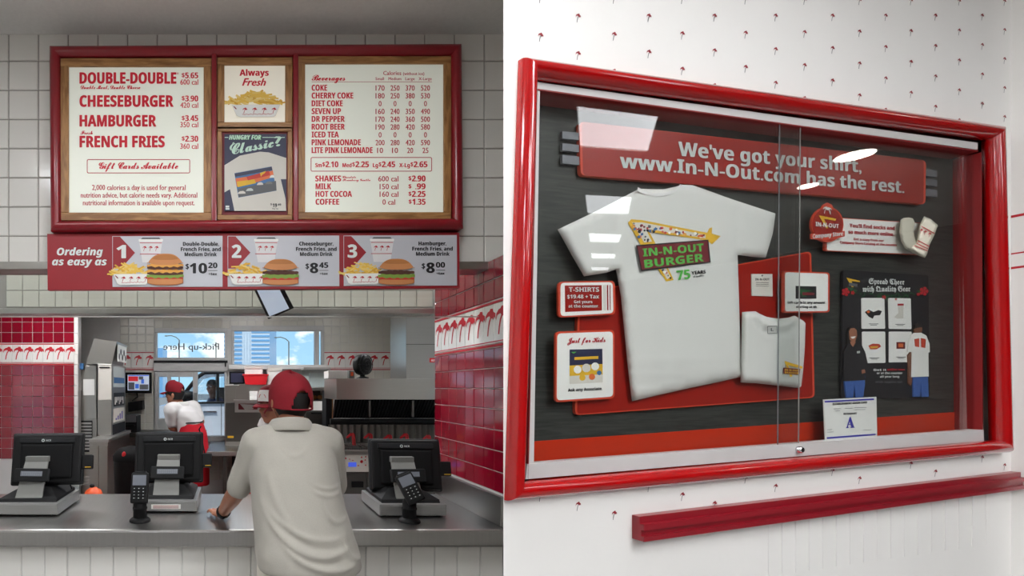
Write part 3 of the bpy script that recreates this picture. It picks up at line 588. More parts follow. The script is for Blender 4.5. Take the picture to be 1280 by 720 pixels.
rect(t, PP, 282, 257, 286.5, 259.5, M['white_ink']); rect(t, PP, 282, 260.2, 286.8, 262, M['white_ink'])
t.build('lettering', poster)

# ------------------------------------------------------------------ combo sign under the board
PS = FR(2.475)
sign = thing('combo_sign', 'long red sign with three numbered meal panels hung below the menu board', 'sign', PS.px(316, 361))
b = MB(); pslab(b, PS, [(59, 292.3), (574, 290.6), (574.5, 360), (59.5, 362.5)], 0, .03, M['red_sign']); b.build('backing', sign)
t = MB(); text(t, PS, 'Ordering', 71, 128.6, 319, 9, 'ital', M['white_ink']); text(t, PS, 'as easy as', 65, 133.6, 331.5, 9, 'ital', M['white_ink']); t.build('lettering', sign)
def burger(b, pl, x0, x1, y0, y1, double):
    w_ = x1 - x0; h = y1 - y0; cx = (x0 + x1) / 2; z = [.0052]
    def lay(f0, f1, m, wob=0.0, infl=0.0, rnd_top=0):
        n = 18; top = []; bot = []
        for i in range(n + 1):
            u = i / n; x = x0 - infl + (w_ + 2 * infl) * u; e = (1 - abs(2 * u - 1) ** 3)
            top.append((x, y0 + h * (f0 + (1 - e) * (f1 - f0) * (.9 if rnd_top else .25)) + wob * math.sin(i * 2.1))); bot.append((x, y0 + h * f1 - (1 - e) * h * (f1 - f0) * .25 + wob * math.sin(i * 1.7 + 1)))
        tri(b, pl, top + bot[::-1], M[m], z[0]); z[0] += .0002
    lay(.70, 1.0, 'bun_dark'); lay(.76, .97, 'bun', 0, -1)
    if double:
        lay(.73, .80, 'tomato'); lay(.63, .77, 'lettuce', .7, .6); lay(.55, .68, 'patty'); lay(.50, .60, 'cheese', .8, .4); lay(.38, .50, 'patty'); lay(.32, .42, 'cheese', .8, .4)
    else: lay(.68, .80, 'tomato'); lay(.56, .74, 'lettuce', .7, .6); lay(.44, .6, 'patty', .3)
    if double == 2: pass
    lay(0, .36 if double else .42, 'bun', 0, 0, 1); lay(.03, .2, 'bread', 0, -5, 1)
for k, (q, ox, name_, xs, price, num) in enumerate((([(140.4, 295.2), (278.2, 294.8), (278.2, 358.3), (140.6, 358.6)], 0, 'Double-Double,', ((228.6, 273.7), (226, 276), (230.7, 271)), (('$', 231.8, 236.4), ('10', 237, 259), ('20', 260.2, 271.8)), '1'),
        ([(284.4, 294.8), (424, 294.4), (424.2, 357.6), (284.6, 358.2)], 144.2, 'Cheeseburger,', ((373.9, 416.9), (370, 420.8), (375, 415.8)), (('$', 381.8, 386.4), ('8', 387.3, 397.9), ('45', 399, 410.4)), '2'),
        ([(429.5, 294.4), (571, 293.8), (571.4, 356.8), (429.8, 357.4)], 289, 'Hamburger,', ((523.2, 558), (515.3, 566), (520, 562)), (('$', 527, 531.6), ('8', 532.8, 543.5), ('00', 544.8, 556.4)), '3'))):
    pn = MB(); pslab(pn, PS, q, .004, .004, M['sign_grey']); panel = pn.build('meal_panel', sign); t = MB(); D_ = PL((0, 2.4705, 0), (0, -1, 0)); dy = -.3 * k
    tri(t, D_, [(141 + ox, 295.8 + dy), (150 + ox, 295.8 + dy), (168.8 + ox, 316 + dy), (151 + ox, 336 + dy), (141 + ox, 336 + dy)], M['red_sign'], .0004)
    text(t, D_, num, 145.5 + ox, 157.5 + ox, 322.5 + dy, 16, 'heavy', M['white_ink'], .0012)
    tri(t, D_, [(174 + ox, 301.5 + dy), (203 + ox, 301.5 + dy), (199 + ox, 328 + dy), (178 + ox, 328 + dy)], M['cup'], .001); tri(t, D_, [(173.4 + ox, 299 + dy), (203.6 + ox, 299 + dy), (203.6 + ox, 301.6 + dy), (173.4 + ox, 301.6 + dy)], M['white'], .0012)
    tri(t, D_, [(178 + ox, 297 + dy), (199 + ox, 297 + dy), (201 + ox, 299 + dy), (176 + ox, 299 + dy)], M['grey_ink'], .0012)
    for yy in (303.2, 317.2): rect(t, D_, 174.8 + ox, yy + dy, 202.4 + ox - (yy - 303) * .12, yy + .8 + dy, M['red_print'], .0014)
    for xx in (180, 187.5, 195): palm_px(t, D_, xx + ox, 314 + dy, 6.5, M['red_print'], .0015)
    fries(t, D_, 139 + ox, 186 + ox, 329 + dy, 344 + dy, 60, 11 + k, 12, 2.1); tray(t, D_, 141.5 + ox, 188 + ox, 342.6 + dy, 356.4 + dy, 4)
    burger(t, D_, 184 + ox, 229 + ox, (317 if k == 0 else 324) + dy, 356.8 + dy, k == 0)
    if k == 1: pass
    t.build('printed_food', panel); t = MB()
    for s, (a, c), y in zip((name_, 'French Fries, and', 'Medium Drink'), xs, (307.2, 313.8, 320.2)): text(t, D_, s, a, c, y + dy, 4.6, 'heavy', M['black_ink'])
    for j, (s, a, c) in enumerate(price): text(t, D_, s, a, c, (336, 341.5, 335)[j] + dy, (6.5, 12.4, 6.6)[j], 'heavy', M['black_ink'])
    a, c = price[2][1:]; rect(t, D_, a, 338 + dy, c, 338.6 + dy, M['black_ink']); text(t, D_, '+tax', a + .5, c - .5, 343.8 + dy, 3, 'bold', M['black_ink']); t.build('lettering', panel)

# ------------------------------------------------------------------ display case on the patterned wall
case = thing('display_case', 'big glazed display case in a glossy red tube frame on the white patterned wall', 'display case', P_GLASS.px(940, 590) - CN * .04)
_q = [P_GLASS.px(649, 75), P_GLASS.px(1243.5, 159.5), P_GLASS.px(1253.5, 565.5), P_GLASS.px(631.5, 625.5)]
_prof = [(0, -.006)] + [(.024 - .024 * math.cos(PI * i / 16), .001 + .030 * math.sin(PI * i / 16)) for i in range(17)] + [(.048, -.012)]
frame_rails('frame_rail', _q, CN, _prof, M['red_paint'], case)
b = MB(); pslab(b, P_GLASS, [(662, 88), (1234, 168), (1243, 557), (646, 612)], -.0655, .006, M['board']); b.build('back_board', case)
PBD = PL(P_GLASS.o - CN * .0655, CN)
# lining: dark red sides
def lining(p, q_, m='red_inner', name='lining'):
    a, c = P_GLASS.px(*p), P_GLASS.px(*q_); k = MB(); pts = [a - CN * .002, c - CN * .002, c - CN * .065, a - CN * .065]; up = (c - a).cross(CN).normalized()
    k.slab(pts, up, .004, M[m]); k.build(name, case)
lining((672, 112), (1224, 189)); lining((1227.5, 190), (1229, 540)); lining((671, 112), (660, 598))
b = MB(); pslab(b, PBD, [(664, 552), (1196, 515), (1198, 562), (660, 606)], .002, .002, M['orange']); b.build('bottom_band', case)
b = MB(); pslab(b, P_GLASS, [(671, 102.5), (1222, 178.5), (1222, 187), (671, 112)], -.004, .02, M['track']); b.build('top_track', case)
b = MB(); pslab(b, P_GLASS, [(659, 580), (1229.5, 537), (1230, 551), (657, 599)], -.002, .03, M['track']); b.build('bottom_track', case)
b = MB(); pslab(b, P_GLASS, [(669.5, 110), (675, 111), (667, 598), (660.5, 598)], -.004, .014, M['track']); b.build('side_track', case)
for k, (q, off) in enumerate((([(671, 111), (1001, 156), (999, 560), (660, 585)], -.008), ([(974, 152), (1224, 187), (1229, 541), (972, 562)], -.018))):
    b = MB(); pslab(b, P_GLASS, q, off, .004, M['case_glass']); b.build('sliding_pane', case)
for xa in (974.6, 1000.6): b = MB(); pslab(b, P_GLASS, [(xa, 153), (xa + .5, 153.2), (xa - 1.7, 560), (xa - 2.2, 560)], -.006, .002, M['grey_ink' if xa < 990 else 'grey_plastic']); b.build('pane_edge', case)
c_ = P_GLASS.px(998, 562, .0); b = MB(); mt = Matrix.Translation(c_) @ CN.to_track_quat('Z', 'Y').to_matrix().to_4x4(); b.lathe([(.011, -.004), (.011, .008), (.008, .011)], (0, 0, 0), M['chrome'], 16, mt); b.box((-.0015, -.006, .0105), (.0015, .006, .0125), M['black'], mt); b.build('lock', case)
def pl_at(off): return PL(P_GLASS.o + CN * off, CN)
# chrome bars
for x0, x1, ys in ((703, 727, ((164, 173), (179, 188), (193.5, 204))), (1155, 1171.5, ((211, 219.5), (223, 231), (235.5, 244.5)))):
    for y0, y1 in ys:
        b = MB(); s = .1 if x0 < 900 else .12; pslab(b, PBD, [(x0, y0), (x1, y0 + (x1 - x0) * s), (x1, y1 + (x1 - x0) * s), (x0, y1)], .012, .008, M['satin']); b.build('silver_strip', case)
def card(name, label, cat, q, off, th, face, edge, r=4, ew=2.2, group=None, lift=True):
    cx = sum(p[0] for p in q) / 4; cy = max(p[1] for p in q)
    t = thing(name, label, cat, P_GLASS.px(cx, cy, off), group)
    b = MB(); pts = rquad(q, r); pslab(b, P_GLASS, pts, off, th, M[edge]); b.build('board', t)
    pl = pl_at(off)
    b = MB()
    c = V((cx, cy)); cc = V((cx, sum(p[1] for p in q) / 4)); inn = [tuple(V(p) + (cc - V(p)) * min(1, ew * 1.41 / max(1e-6, (cc - V(p)).length)) * V((1, 1)).length / 1.41) for p in q]
    tri(b, pl, rquad(inn, max(1, r - 1)), M[face], .0008); b.build('face', t)
    return t, PL(pl.o + CN * .0009, CN)
panel, pp_ = card('backing_panel', 'large red lacquered panel with rounded corners behind the two shirts', 'panel', [(723, 366), (1014, 314), (1018.5, 497), (719, 519)], -.054, .010, 'red_panel', 'red_edge', 6, 2)
banner, pp_ = card('header_banner', 'wide red banner with pale shop lettering across the top of the case', 'sign', [(724.5, 152), (1157.5, 200.5), (1157, 255.5), (726, 219)], -.05, .012, 'red_panel', 'red_edge', 6, 2)
t = MB(); text(t, pp_, "We've got your shirt,", 848, 1077, 194.5, 16.8, 'bold', M['pale_ink'], y1=215.5); text(t, pp_, 'www.In-N-Out.com has the rest.', 775, 1130.5, 209.5, 16.5, 'bold', M['pale_ink'], y1=241.5); t.build('lettering', banner)
# price plaques
pq, pp_ = card('price_plaque', 'small white-edged plaque with a red shirt price card below the left sleeve', 'plaque', [(698, 352), (768.5, 351), (769.5, 393), (698, 397)], -.038, .006, 'white', 'red_edge', 6, 2.2)
t = MB(); tri(t, pp_, [(706, 357), (752, 356.4), (752.5, 388), (706.5, 390)], M['red_panel'], .0004); tri(t, pp_, [(753.8, 356.4), (757.6, 356.3), (758, 387.8), (754.2, 388)], M['offwhite'], .0004); tri(t, pp_, [(758.6, 356.3), (760.2, 356.3), (760.6, 387.7), (759, 387.8)], M['red_panel'], .0004); tri(t, pp_, [(762, 356.3), (763, 356.3), (763.4, 387.6), (762.4, 387.6)], M['red_panel'], .0004); t.build('printed_card', pq)
t = MB(); text(t, pp_, 'T-SHIRTS', 711, 749, 364.6, 5.6, 'heavy', M['pale_ink']); text(t, pp_, '$19.48 + Tax', 709, 749, 373, 4.6, 'heavy', M['pale_ink']); text(t, pp_, 'Get yours', 717.5, 740.5, 379, 3.6, 'bold', M['pale_ink']); text(t, pp_, 'at the counter.', 710.5, 748.5, 384.4, 3.6, 'bold', M['pale_ink']); t.build('lettering', pq)
pq, pp_ = card('kids_plaque', 'white plaque with red script above a square blue picture, beside the spread shirt', 'plaque', [(694.5, 414.5), (768, 412), (768.5, 498), (694, 503)], -.038, .006, 'white', 'red_edge', 6, 2.2)
t = MB(); text(t, pp_, 'Just for Kids', 709, 757, 429, 6.5, 'script', M['red_print'], y1=427.5); text(t, pp_, 'Ask any Associate.', 710, 753, 489.6, 3.8, 'heavy', M['black_ink'], y1=487.4); t.build('lettering', pq)
t = MB(); tri(t, pp_, [(712, 437), (753, 436), (753.5, 478), (712, 480)], M['navy'], .0004); tri(t, pp_, [(712, 457), (753.3, 455), (753.5, 478), (712, 480)], M['yellow_print'], .0006); tri(t, pp_, [(712, 470), (753.5, 468), (753.5, 478), (712, 480)], M['offwhite'], .0008)
for x, y, r, m in ((722, 462, 5, 'white'), (733, 460, 5.5, 'offwhite'), (744, 458, 5, 'white'), (728, 472, 4, 'yellow_print'), (740, 471, 4, 'skyprint'), (749, 466, 3, 'teal')): tri(t, pp_, [(x + r * math.cos(a * PI / 5), y + r * math.sin(a * PI / 5)) for a in range(10)], M[m], .0009)
tri(t, pp_, [(718, 446.5), (748, 445), (748, 448.5), (718, 450)], M['yellow_print'], .0008); tri(t, pp_, [(714, 440), (721, 439.6), (717, 442)], M['green_ink'], .0008); t.build('printed_picture', pq)
pq, pp_ = card('gift_card_plaque', 'white plaque with a dark picture and two printed lines right of the folded shirt', 'plaque', [(979.5, 338.5), (1037, 340.5), (1037, 390.5), (979.5, 391)], -.030, .006, 'white', 'red_edge', 4, 1.8)
t = MB(); tri(t, pp_, [(994.5, 357.3), (1020.5, 358), (1020.5, 373.3), (994.5, 373.5)], M['black_ink'], .0004); tri(t, pp_, [(997, 361), (1016, 363), (1006, 366), (1008, 371), (1003, 371)], M['garland'], .0006); tri(t, pp_, [(1003, 365.2), (1018, 366), (1018, 369), (1003, 369)], M['maroon'], .0007); t.build('printed_picture', pq)
t = MB(); text(t, pp_, 'Gift cards in any amount', 984.5, 1031.5, 379.6, 2.9, 'heavy', M['black_ink']); text(t, pp_, 'starting at $5.', 995, 1021.5, 385, 2.9, 'heavy', M['black_ink']); t.build('lettering', pq)
tg = thing('price_tag', 'small cream paper tag pinned on the red panel between the shirts', 'tag', P_GLASS.px(953, 372, -.05))
b = MB(); pslab(b, P_GLASS, [(939.5, 342.5), (965.5, 342.5), (966, 370.5), (940, 369.5)], -.05, .002, M['offwhite']); b.build('paper', tg); pl = pl_at(-.0498)
t = MB(); text(t, pl, 'IN-N-OUT', 944, 962, 350.5, 2.8, 'bold', M['grey_ink'])
for y in (353, 355.2, 357.4): rect(t, pl, 945, y, 961, y + .5, M['grey_ink'])
t.build('lettering', tg); b = MB(); b.ell(P_GLASS.px(952.5, 344.5, -.049), (.003, .003, .003), M['chrome'], None, 2); b.build('pin', tg)

# ------------------------------------------------------------------ cloth laid on the panel
def cloth(name, pl, pts, th, m, fn, step=9.0, parent=None, rim=7.0):
    """soft shape with the outline pts (photo pixels on plane pl), th thick, puffed and creased by fn(x, y)"""
    n = len(pts); dens = []
    for i in range(n):
        a, c = V(pts[i]), V(pts[(i + 1) % n]); k = max(1, int((c - a).length / step))
        dens += [a.lerp(c, j / k) for j in range(k)]
    def dist(p): 
        best = 1e9
        for i in range(len(dens)):
            a, c = dens[i], dens[(i + 1) % len(dens)]; d = c - a; t = max(0, min(1, (p - a).dot(d) / max(d.length_squared, 1e-9))); best = min(best, (p - a - d * t).length)
        return best
    def inside(p):
        r = False
        for i in range(len(dens)):
            a, c = dens[i], dens[(i + 1) % len(dens)]
            if (a.y > p.y) != (c.y > p.y) and p.x < (c.x - a.x) * (p.y - a.y) / (c.y - a.y) + a.x: r = not r
        return r
    ins = []; x0 = min(p.x for p in dens); x1 = max(p.x for p in dens); y0 = min(p.y for p in dens); y1 = max(p.y for p in dens)
    y = y0
    while y < y1:
        x = x0 + (step / 2 if int((y - y0) / step) % 2 else 0)
        while x < x1:
            p = V((x, y))
            if inside(p) and dist(p) > step * .35: ins.append(p)
            x += step
        y += step
    vs, e, fs, *_ = delaunay_2d_cdt(dens + ins, [], [list(range(len(dens)))], 1, 1e-6)
    out = []
    for v in vs:
        d = dist(v); k = min(1, d / rim); k = (1 - (1 - k) ** 2) ** .5; out.append(pl.px(v.x, v.y, 0.0008 + th * k * (1 + fn(v.x, v.y))))
    back = [pl.px(v.x, v.y, 0) for v in vs]; N = len(vs)
    cnt = {}
    for f in fs:
        for i in range(len(f)): a, c = f[i], f[(i + 1) % len(f)]; cnt[(a, c)] = 1
    edge = [(a, c) for a, c in cnt if (c, a) not in cnt]
    b = MB(); b.add(out + back, [tuple(f) for f in fs] + [tuple(i + N for i in f[::-1]) for f in fs] + [(c, a, a + N, c + N) for a, c in edge], m, True)
    return b.build(name, parent)
P_TEE = pl_at(-.043)
tee_pts = [(697, 287), (745, 264), (796, 237.5), (803, 236), (812, 236.5), (830, 236.6), (846, 233), (853, 231), (866, 231.5), (915, 249), (969.5, 267), (966, 292), (957, 322), (940, 321), (922, 318.5), (924, 380), (927, 471), (900, 477), (858, 486), (822, 494), (790, 501.5), (786, 470), (781, 420), (776, 370), (770, 337), (757, 341), (730, 345.5), (714, 318)]
def tee_crease(x, y):
    s = .22 * NZ.noise(V((x * .012, y * .03, 1))) + .14 * NZ.noise(V((x * .05, y * .012, 4)))
    s += .25 * math.exp(-((x - y * .12 - 726) / 7) ** 2) * 0 - .5 * math.exp(-(((x - 775) * .95 + (y - 270) * .25) / 3.5) ** 2) * (1 if y < 340 else 0) - .5 * math.exp(-(((x - 921) * .95 - (y - 280) * .1) / 3.5) ** 2) * (1 if y < 322 else 0)
    s += .18 * math.sin((y - 440) * .35 + x * .02) * max(0, (y - 430) / 70); return s
tee = tag(cloth('tee_shirt', P_TEE, tee_pts, .012, M['tee'], tee_crease, 6.5), 'large white T-shirt spread flat on the red panel with arrow print', 'T-shirt')
PT = pl_at(-.0285)
nk = MB(); ring = [(797, 238), (806, 243), (818, 245.6), (830, 245), (842, 241.5), (851, 234)]; 
for i in range(len(ring) - 1): 
    (a, c), (d, e) = ring[i], ring[i + 1]; tri(nk, PT, [(a, c), (d, e), (d + .3, e - 4.2), (a + .3, c - 4.2)], M['uniform'], 0)
nk.build('neck_rib', tee)
t = MB(); Y_ = M['yellow_print']
bar = [(785.5, 279), (790, 274.5), (800, 275.5), (893, 293.5), (901, 295), (889, 305), (883, 300.5), (816, 291), (832.5, 322), (843.5, 349), (833.5, 351.5), (822, 328), (806, 305)]
tri(t, PT, [(785, 278.5), (789, 274), (802, 275), (884, 291), (886.5, 285.5), (890.5, 284), (889.5, 292), (901, 295), (890, 305.5), (884, 300.5), (812, 290), (840, 345), (842, 350), (833, 351.8), (800, 304)], Y_, .0004)
tri(t, PT, [(790, 278), (803, 278), (882, 293.6), (882, 298), (811, 286.4), (808, 288), (815, 302), (805, 303)], M['offwhite'], .0006)
tri(t, PT, [(826, 336), (832, 334), (838, 346), (834, 349)], M['offwhite'], .0006)
rnd = random.Random(5)
for i in range(64):
    if i < 46: u = rnd.random(); x = 790 + 96 * u; y = 279.5 + 17 * u + rnd.uniform(-3, 6.5) * (1 - .4 * u)
    elif i < 58: u = rnd.random(); x = 794 + 14 * u + rnd.uniform(-4, 5); y = 284 + 19 * u
    else: u = rnd.random(); x = 830 + 7 * u + rnd.uniform(-1.5, 1.5); y = 337 + 11 * u
    r = rnd.uniform(1.2, 2.8); m = M[rnd.choice(['maroon', 'teal', 'black_ink', 'red_print', 'white', 'skyprint', 'grey_ink', 'navy', 'cheese'])]
    tri(t, PT, [(x + r * rnd.uniform(.6, 1.1) * math.cos(a * PI / 3), y + r * rnd.uniform(.6, 1.1) * math.sin(a * PI / 3)) for a in range(6)], m, .0008 + i * .00002)
tri(t, PT, [(795, 306.4), (885.5, 299.5), (888.5, 328), (801.5, 339)], M['black_ink'], .0024); tri(t, PT, [(796.6, 308), (884.2, 301), (886.8, 326.8), (802.6, 337)], M['maroon'], .0026); t.build('arrow_print', tee)
t = MB(); text(t, PT, 'IN-N-OUT', 804, 880, 320.6, 9.4, 'heavy', M['green_ink'], .0028, 313.6); text(t, PT, 'BURGER', 806, 880, 334.8, 9.6, 'heavy', M['green_ink'], .0028, 326.4); text(t, PT, '75', 846.5, 863.5, 350, 11.5, 'ital', M['green_ink'], .001, 348); text(t, PT, 'YEARS', 864.5, 882.5, 343.4, 4.2, 'heavy', M['black_ink'], .001, 341.6); text(t, PT, 'of quality', 866.5, 880, 347, 2.2, 'bold', M['grey_ink'], .001, 345.4); t.build('lettering', tee)
P_FOLD = pl_at(-.040)
fold_pts = [(927.5, 390), (936, 389.4), (944, 389), (949, 392), (958, 396), (972, 398.5), (986, 397), (993, 394.5), (1004, 401), (1007, 404), (1006, 436), (1004, 462), (1001.5, 483), (998, 485), (972, 482), (945, 479), (925.5, 478)]
fold = tag(cloth('folded_tee_shirt', P_FOLD, fold_pts, .016, M['tee'], lambda x, y: .12 * NZ.noise(V((x * .03, y * .05, 9))) - .45 * math.exp(-((math.hypot((x - 972) / 1.15, y - 392) - 25) / 2.2) ** 2) * (y > 396), 4.5), 'folded white T-shirt with small crest, beside the large spread shirt', 'T-shirt')
PF = pl_at(-.0215)
t = MB(); outline(t, PF, rquad([(959, 407.5), (971.5, 407), (971.8, 417), (959.3, 417.4)], 1.5), .8, M['grey_ink']); text(t, PF, 'L', 963.5, 967, 414, 4, 'bold', M['grey_ink']); t.build('size_print', fold)
t = MB(); tri(t, PF, [(980.5, 451), (1003.5, 458.3), (1003, 461), (985, 456.4), (990.5, 470), (988, 471.5)], Y_, .0006); tri(t, PF, [(979, 459.5), (1000.5, 461), (999.5, 468.5), (979.5, 467)], M['maroon'], .0009); text(t, PF, 'IN-N-OUT', 980.6, 999, 463.4, 2.4, 'bold', M['yellow_print'], .0011, 464.6); text(t, PF, 'BURGER', 981, 998.6, 466.6, 2.2, 'bold', M['yellow_print'], .0011, 467.8); t.build('crest_print', fold)

# ------------------------------------------------------------------ right side of the case
ob, pp_ = card('online_plaque', 'long white plaque in red edging with red text under the banner', 'plaque', [(1033, 271), (1160, 279), (1159, 319), (1031, 313.5)], -.048, .006, 'white', 'red_edge', 3, 1.8)
t = MB(); text(t, pp_, "You'll find socks and", 1062, 1118.5, 284, 4.4, 'heavy', M['red_print'], y1=287.6); text(t, pp_, 'so much more online.', 1060.5, 1117.5, 292, 4.4, 'heavy', M['red_print'], y1=295.2); text(t, pp_, 'Get a copy from our', 1067, 1105, 300.2, 3, 'bold', M['red_print'], y1=302.4); text(t, pp_, 'Company Store Catalog at the counter.', 1050, 1122, 304.4, 3, 'bold', M['red_print'], y1=307.8); t.build('lettering', ob)
bd = thing('round_badge', 'round red badge with yellow arrow and crossed trees at plaque end', 'badge', P_GLASS.px(1034.5, 303, -.035))
cc = [(1034.5 + 20 * math.cos(a * PI / 16), 280.5 + 22 * math.sin(a * PI / 16)) for a in range(32)]
b = MB(); pslab(b, P_GLASS, cc, -.036, .006, M['red_edge']); b.build('rim', bd); b = MB(); pslab(b, P_GLASS, [(1034.5 + (x - 1034.5) * .93, 280.5 + (y - 280.5) * .93) for x, y in cc], -.035, .003, M['red_panel']); b.build('disc', bd)
b = MB(); pslab(b, P_GLASS, [(1025.5, 262), (1029, 256), (1034.5, 253.2), (1040, 256), (1043, 262.5), (1034.5, 259.5)], -.0345, .003, M['red_edge']); b.build('crest', bd); pl = pl_at(-.0348)
t = MB(); tri(t, pl, [(1023.5, 269), (1045.5, 273.5), (1044, 276), (1030, 273.4), (1035.5, 285), (1033, 285.8)], M['yellow_print'], .0006); palm_px(t, pl, 1031, 267, 9, M['white_ink'], .0006, 1); palm_px(t, pl, 1037.5, 268, 9, M['white_ink'], .0008, -1)
text(t, pl, 'IN-N-OUT', 1019.5, 1048.5, 282.4, 5, 'heavy', M['white_ink'], .001, 285.2); t.build('print', bd)
b = MB(); pslab(b, P_GLASS, [(1013.5, 292), (1030, 293), (1056, 288.5), (1056, 295.5), (1034, 300.5), (1014, 298.5)], -.034, .003, M['red_edge']); b.build('ribbon', bd); t = MB(); text(t, pl_at(-.0338), 'Company Store', 1016, 1054, 298, 5, 'ital', M['white_ink'], y1=294.4); t.build('lettering', bd)
P_SOCK = pl_at(-.036)
for k, (label, pts) in enumerate((('plain cream baby sock, toe down, at the end of the long plaque', [(1125.5, 275), (1129, 272.6), (1136, 271.8), (1141, 273), (1143.5, 278), (1142, 290), (1144, 299), (1149.5, 306), (1152, 315), (1147, 319), (1140, 316), (1131, 310.5), (1126.5, 302), (1124, 290)]),
        ('cream baby sock printed with red palms and lines, overlapping the plain one', [(1155, 270.3), (1163, 273.5), (1172.5, 281.5), (1168, 294), (1162, 306), (1159, 317), (1156, 322.5), (1149, 320), (1139.5, 313.5), (1137.5, 309), (1145.5, 303), (1147, 293), (1149.5, 281)]))):
    o = tag(cloth('baby_sock', PL(P_SOCK.o + CN * .006 * k, CN), pts, .012, M['sock'], lambda x, y: .15 * NZ.noise(V((x * .15, y * .15, 2))), 2.6, None, 4), label, 'sock', 'pair of baby socks')
    if k:
        t = MB(); ps = pl_at(-.0155)
        for (ax, ay, bx, by) in ((1151.5, 282, 1168.5, 291.5), (1147.5, 300, 1162, 307.5), (1145.8, 303.5, 1160, 310.5), (1143.5, 306.5, 1159.6, 313)): tri(t, ps, [(ax, ay), (bx, by), (bx - .3, by + 1), (ax - .3, ay + 1)], M['red_print'], .0004)
        for x, y in ((1151, 291.5), (1156, 293.6), (1161.4, 296.4)): palm_px(t, ps, x, y, 5.5, M['red_print'])
        t.build('palm_print', o)
pst = thing('gear_poster', 'tall black festive poster with blackletter heading and green garland', 'poster', P_GLASS.px(1107, 498, -.057))
b = MB(); pslab(b, P_GLASS, rquad([(1054, 337.5), (1160.5, 344), (1162, 496.5), (1052, 499)], 3), -.057, .005, M['black_ink']); b.build('sheet', pst); pl = pl_at(-.0568)
t = MB(); text(t, pl, 'Spread Cheer', 1086, 1130.5, 354.8, 7, 'frak', M['white_ink'], y1=355.8); text(t, pl, 'with Quality Gear', 1078.5, 1138, 364.6, 7, 'frak', M['white_ink'], y1=364.2)
for x0, x1, y, m, c in ((1092, 1108, 463.6, 'white_ink', 'Get it'), (1109, 1131, 463.2, 'red_print', 'online now'), (1096, 1128, 467.6, 'white_ink', 'or at the counter'), (1100, 1124, 472, 'white_ink', 'all year long'), (1094, 1128, 478.6, 'grey_ink', 'while supplies last')): text(t, pl, c, x0, x1, y, 2.6, 'bold', M[m])
t.build('lettering', pst)
t = MB(); rnd = random.Random(2)
for i in range(90):
    u = rnd.random(); x = 1057 + 102 * u; y = 368 + 9 * (2 * u - 1) ** 2 * -1 + rnd.uniform(-3, 4) + 2; a = rnd.uniform(0, 6.28); r = rnd.uniform(1.6, 3.2)
    tri(t, pl, [(x + r * math.cos(a), y + r * math.sin(a)), (x + r * .3 * math.cos(a + 1.57), y + r * .3 * math.sin(a + 1.57)), (x - r * math.cos(a), y - r * math.sin(a)), (x - r * .3 * math.cos(a + 1.57), y - r * .3 * math.sin(a + 1.57))], M['garland'], .0004 + i * .00001)
for x, y, r in ((1057, 365, 4.6), (1066, 366, 2.2), (1155, 364, 5), (1105, 371.5, 2.4), (1148, 368, 2), (1120, 374, 1.4)):
    for k in range(5): a = k * 1.257; tri(t, pl, [(x, y), (x + r * math.cos(a - .5), y + r * math.sin(a - .5)), (x + r * 1.2 * math.cos(a), y + r * 1.2 * math.sin(a)), (x + r * math.cos(a + .5), y + r * math.sin(a + .5))], M['red_print'], .0015)
tri(t, pl, [(1058, 347), (1074.5, 351), (1075, 352.6), (1064.5, 351.4), (1067, 359), (1064.6, 358.6)], M['yellow_print'], .0006); tri(t, pl, [(1061, 353), (1072, 355), (1071.6, 358.6), (1061, 357)], M['grey_ink'], .0008); t.build('garland_print', pst)
for k, q in enumerate(([(1077, 372.5), (1105.5, 372.5), (1106.5, 411), (1077.5, 411)], [(1110.5, 372.5), (1138.5, 373), (1139.5, 411.5), (1111.5, 411)], [(1078, 414.5), (1106.5, 414.5), (1107, 453.5), (1078, 454)], [(1111.5, 414.5), (1139.5, 414.5), (1140, 452.5), (1111.5, 453)])):
    b = MB(); pslab(b, P_GLASS, rquad(q, 1.5), -.0555, .0015, M['white']); c = b.build('product_card', pst); t = MB(); p2 = pl_at(-.0554)
    if k == 0: tri(t, p2, [(1081, 390), (1086, 387), (1092, 390), (1098, 387.5), (1102.5, 389), (1100, 394), (1093, 394.5), (1091, 398.5), (1086, 396)], M['black_ink'], .0004); tri(t, p2, [(1083, 389.5), (1086, 388), (1088, 390), (1085, 391.5)], M['skyprint'], .0006)
    if k == 1: tri(t, p2, [(1122, 379.5), (1129.6, 379.5), (1129, 391), (1129.4, 398), (1121.6, 398.4), (1117.5, 396.4), (1123, 391.5)], M['offwhite'], .0004); tri(t, p2, [(1122, 379.5), (1129.6, 379.5), (1129.5, 382), (1122.1, 382)], M['red_print'], .0006)
    if k == 2: tri(t, p2, [(1085.5, 432), (1091, 429.5), (1099, 430), (1101.5, 433), (1096, 436.5), (1088, 436.5)], M['tomato'], .0004); tri(t, p2, [(1087.5, 433), (1098, 432.5), (1097, 435), (1089, 435.6)], M['fry_b'], .0006)
    if k == 3: tri(t, p2, [(1120.5, 427.5), (1131.5, 427.5), (1131.5, 436), (1120.5, 436)], M['maroon'], .0004); tri(t, p2, [(1123, 429.5), (1129, 429.5), (1129, 434), (1123, 434)], M['skyprint'], .0006)
    yb = q[2][1] - 5; xm = (q[0][0] + q[1][0]) / 2 + .8
    rect(t, p2, xm - 6, yb - 1.5, xm + 6, yb - .8, M['grey_ink']); rect(t, p2, xm - 4, yb, xm + 4, yb + .7, M['grey_ink']); t.build('product_print', c)
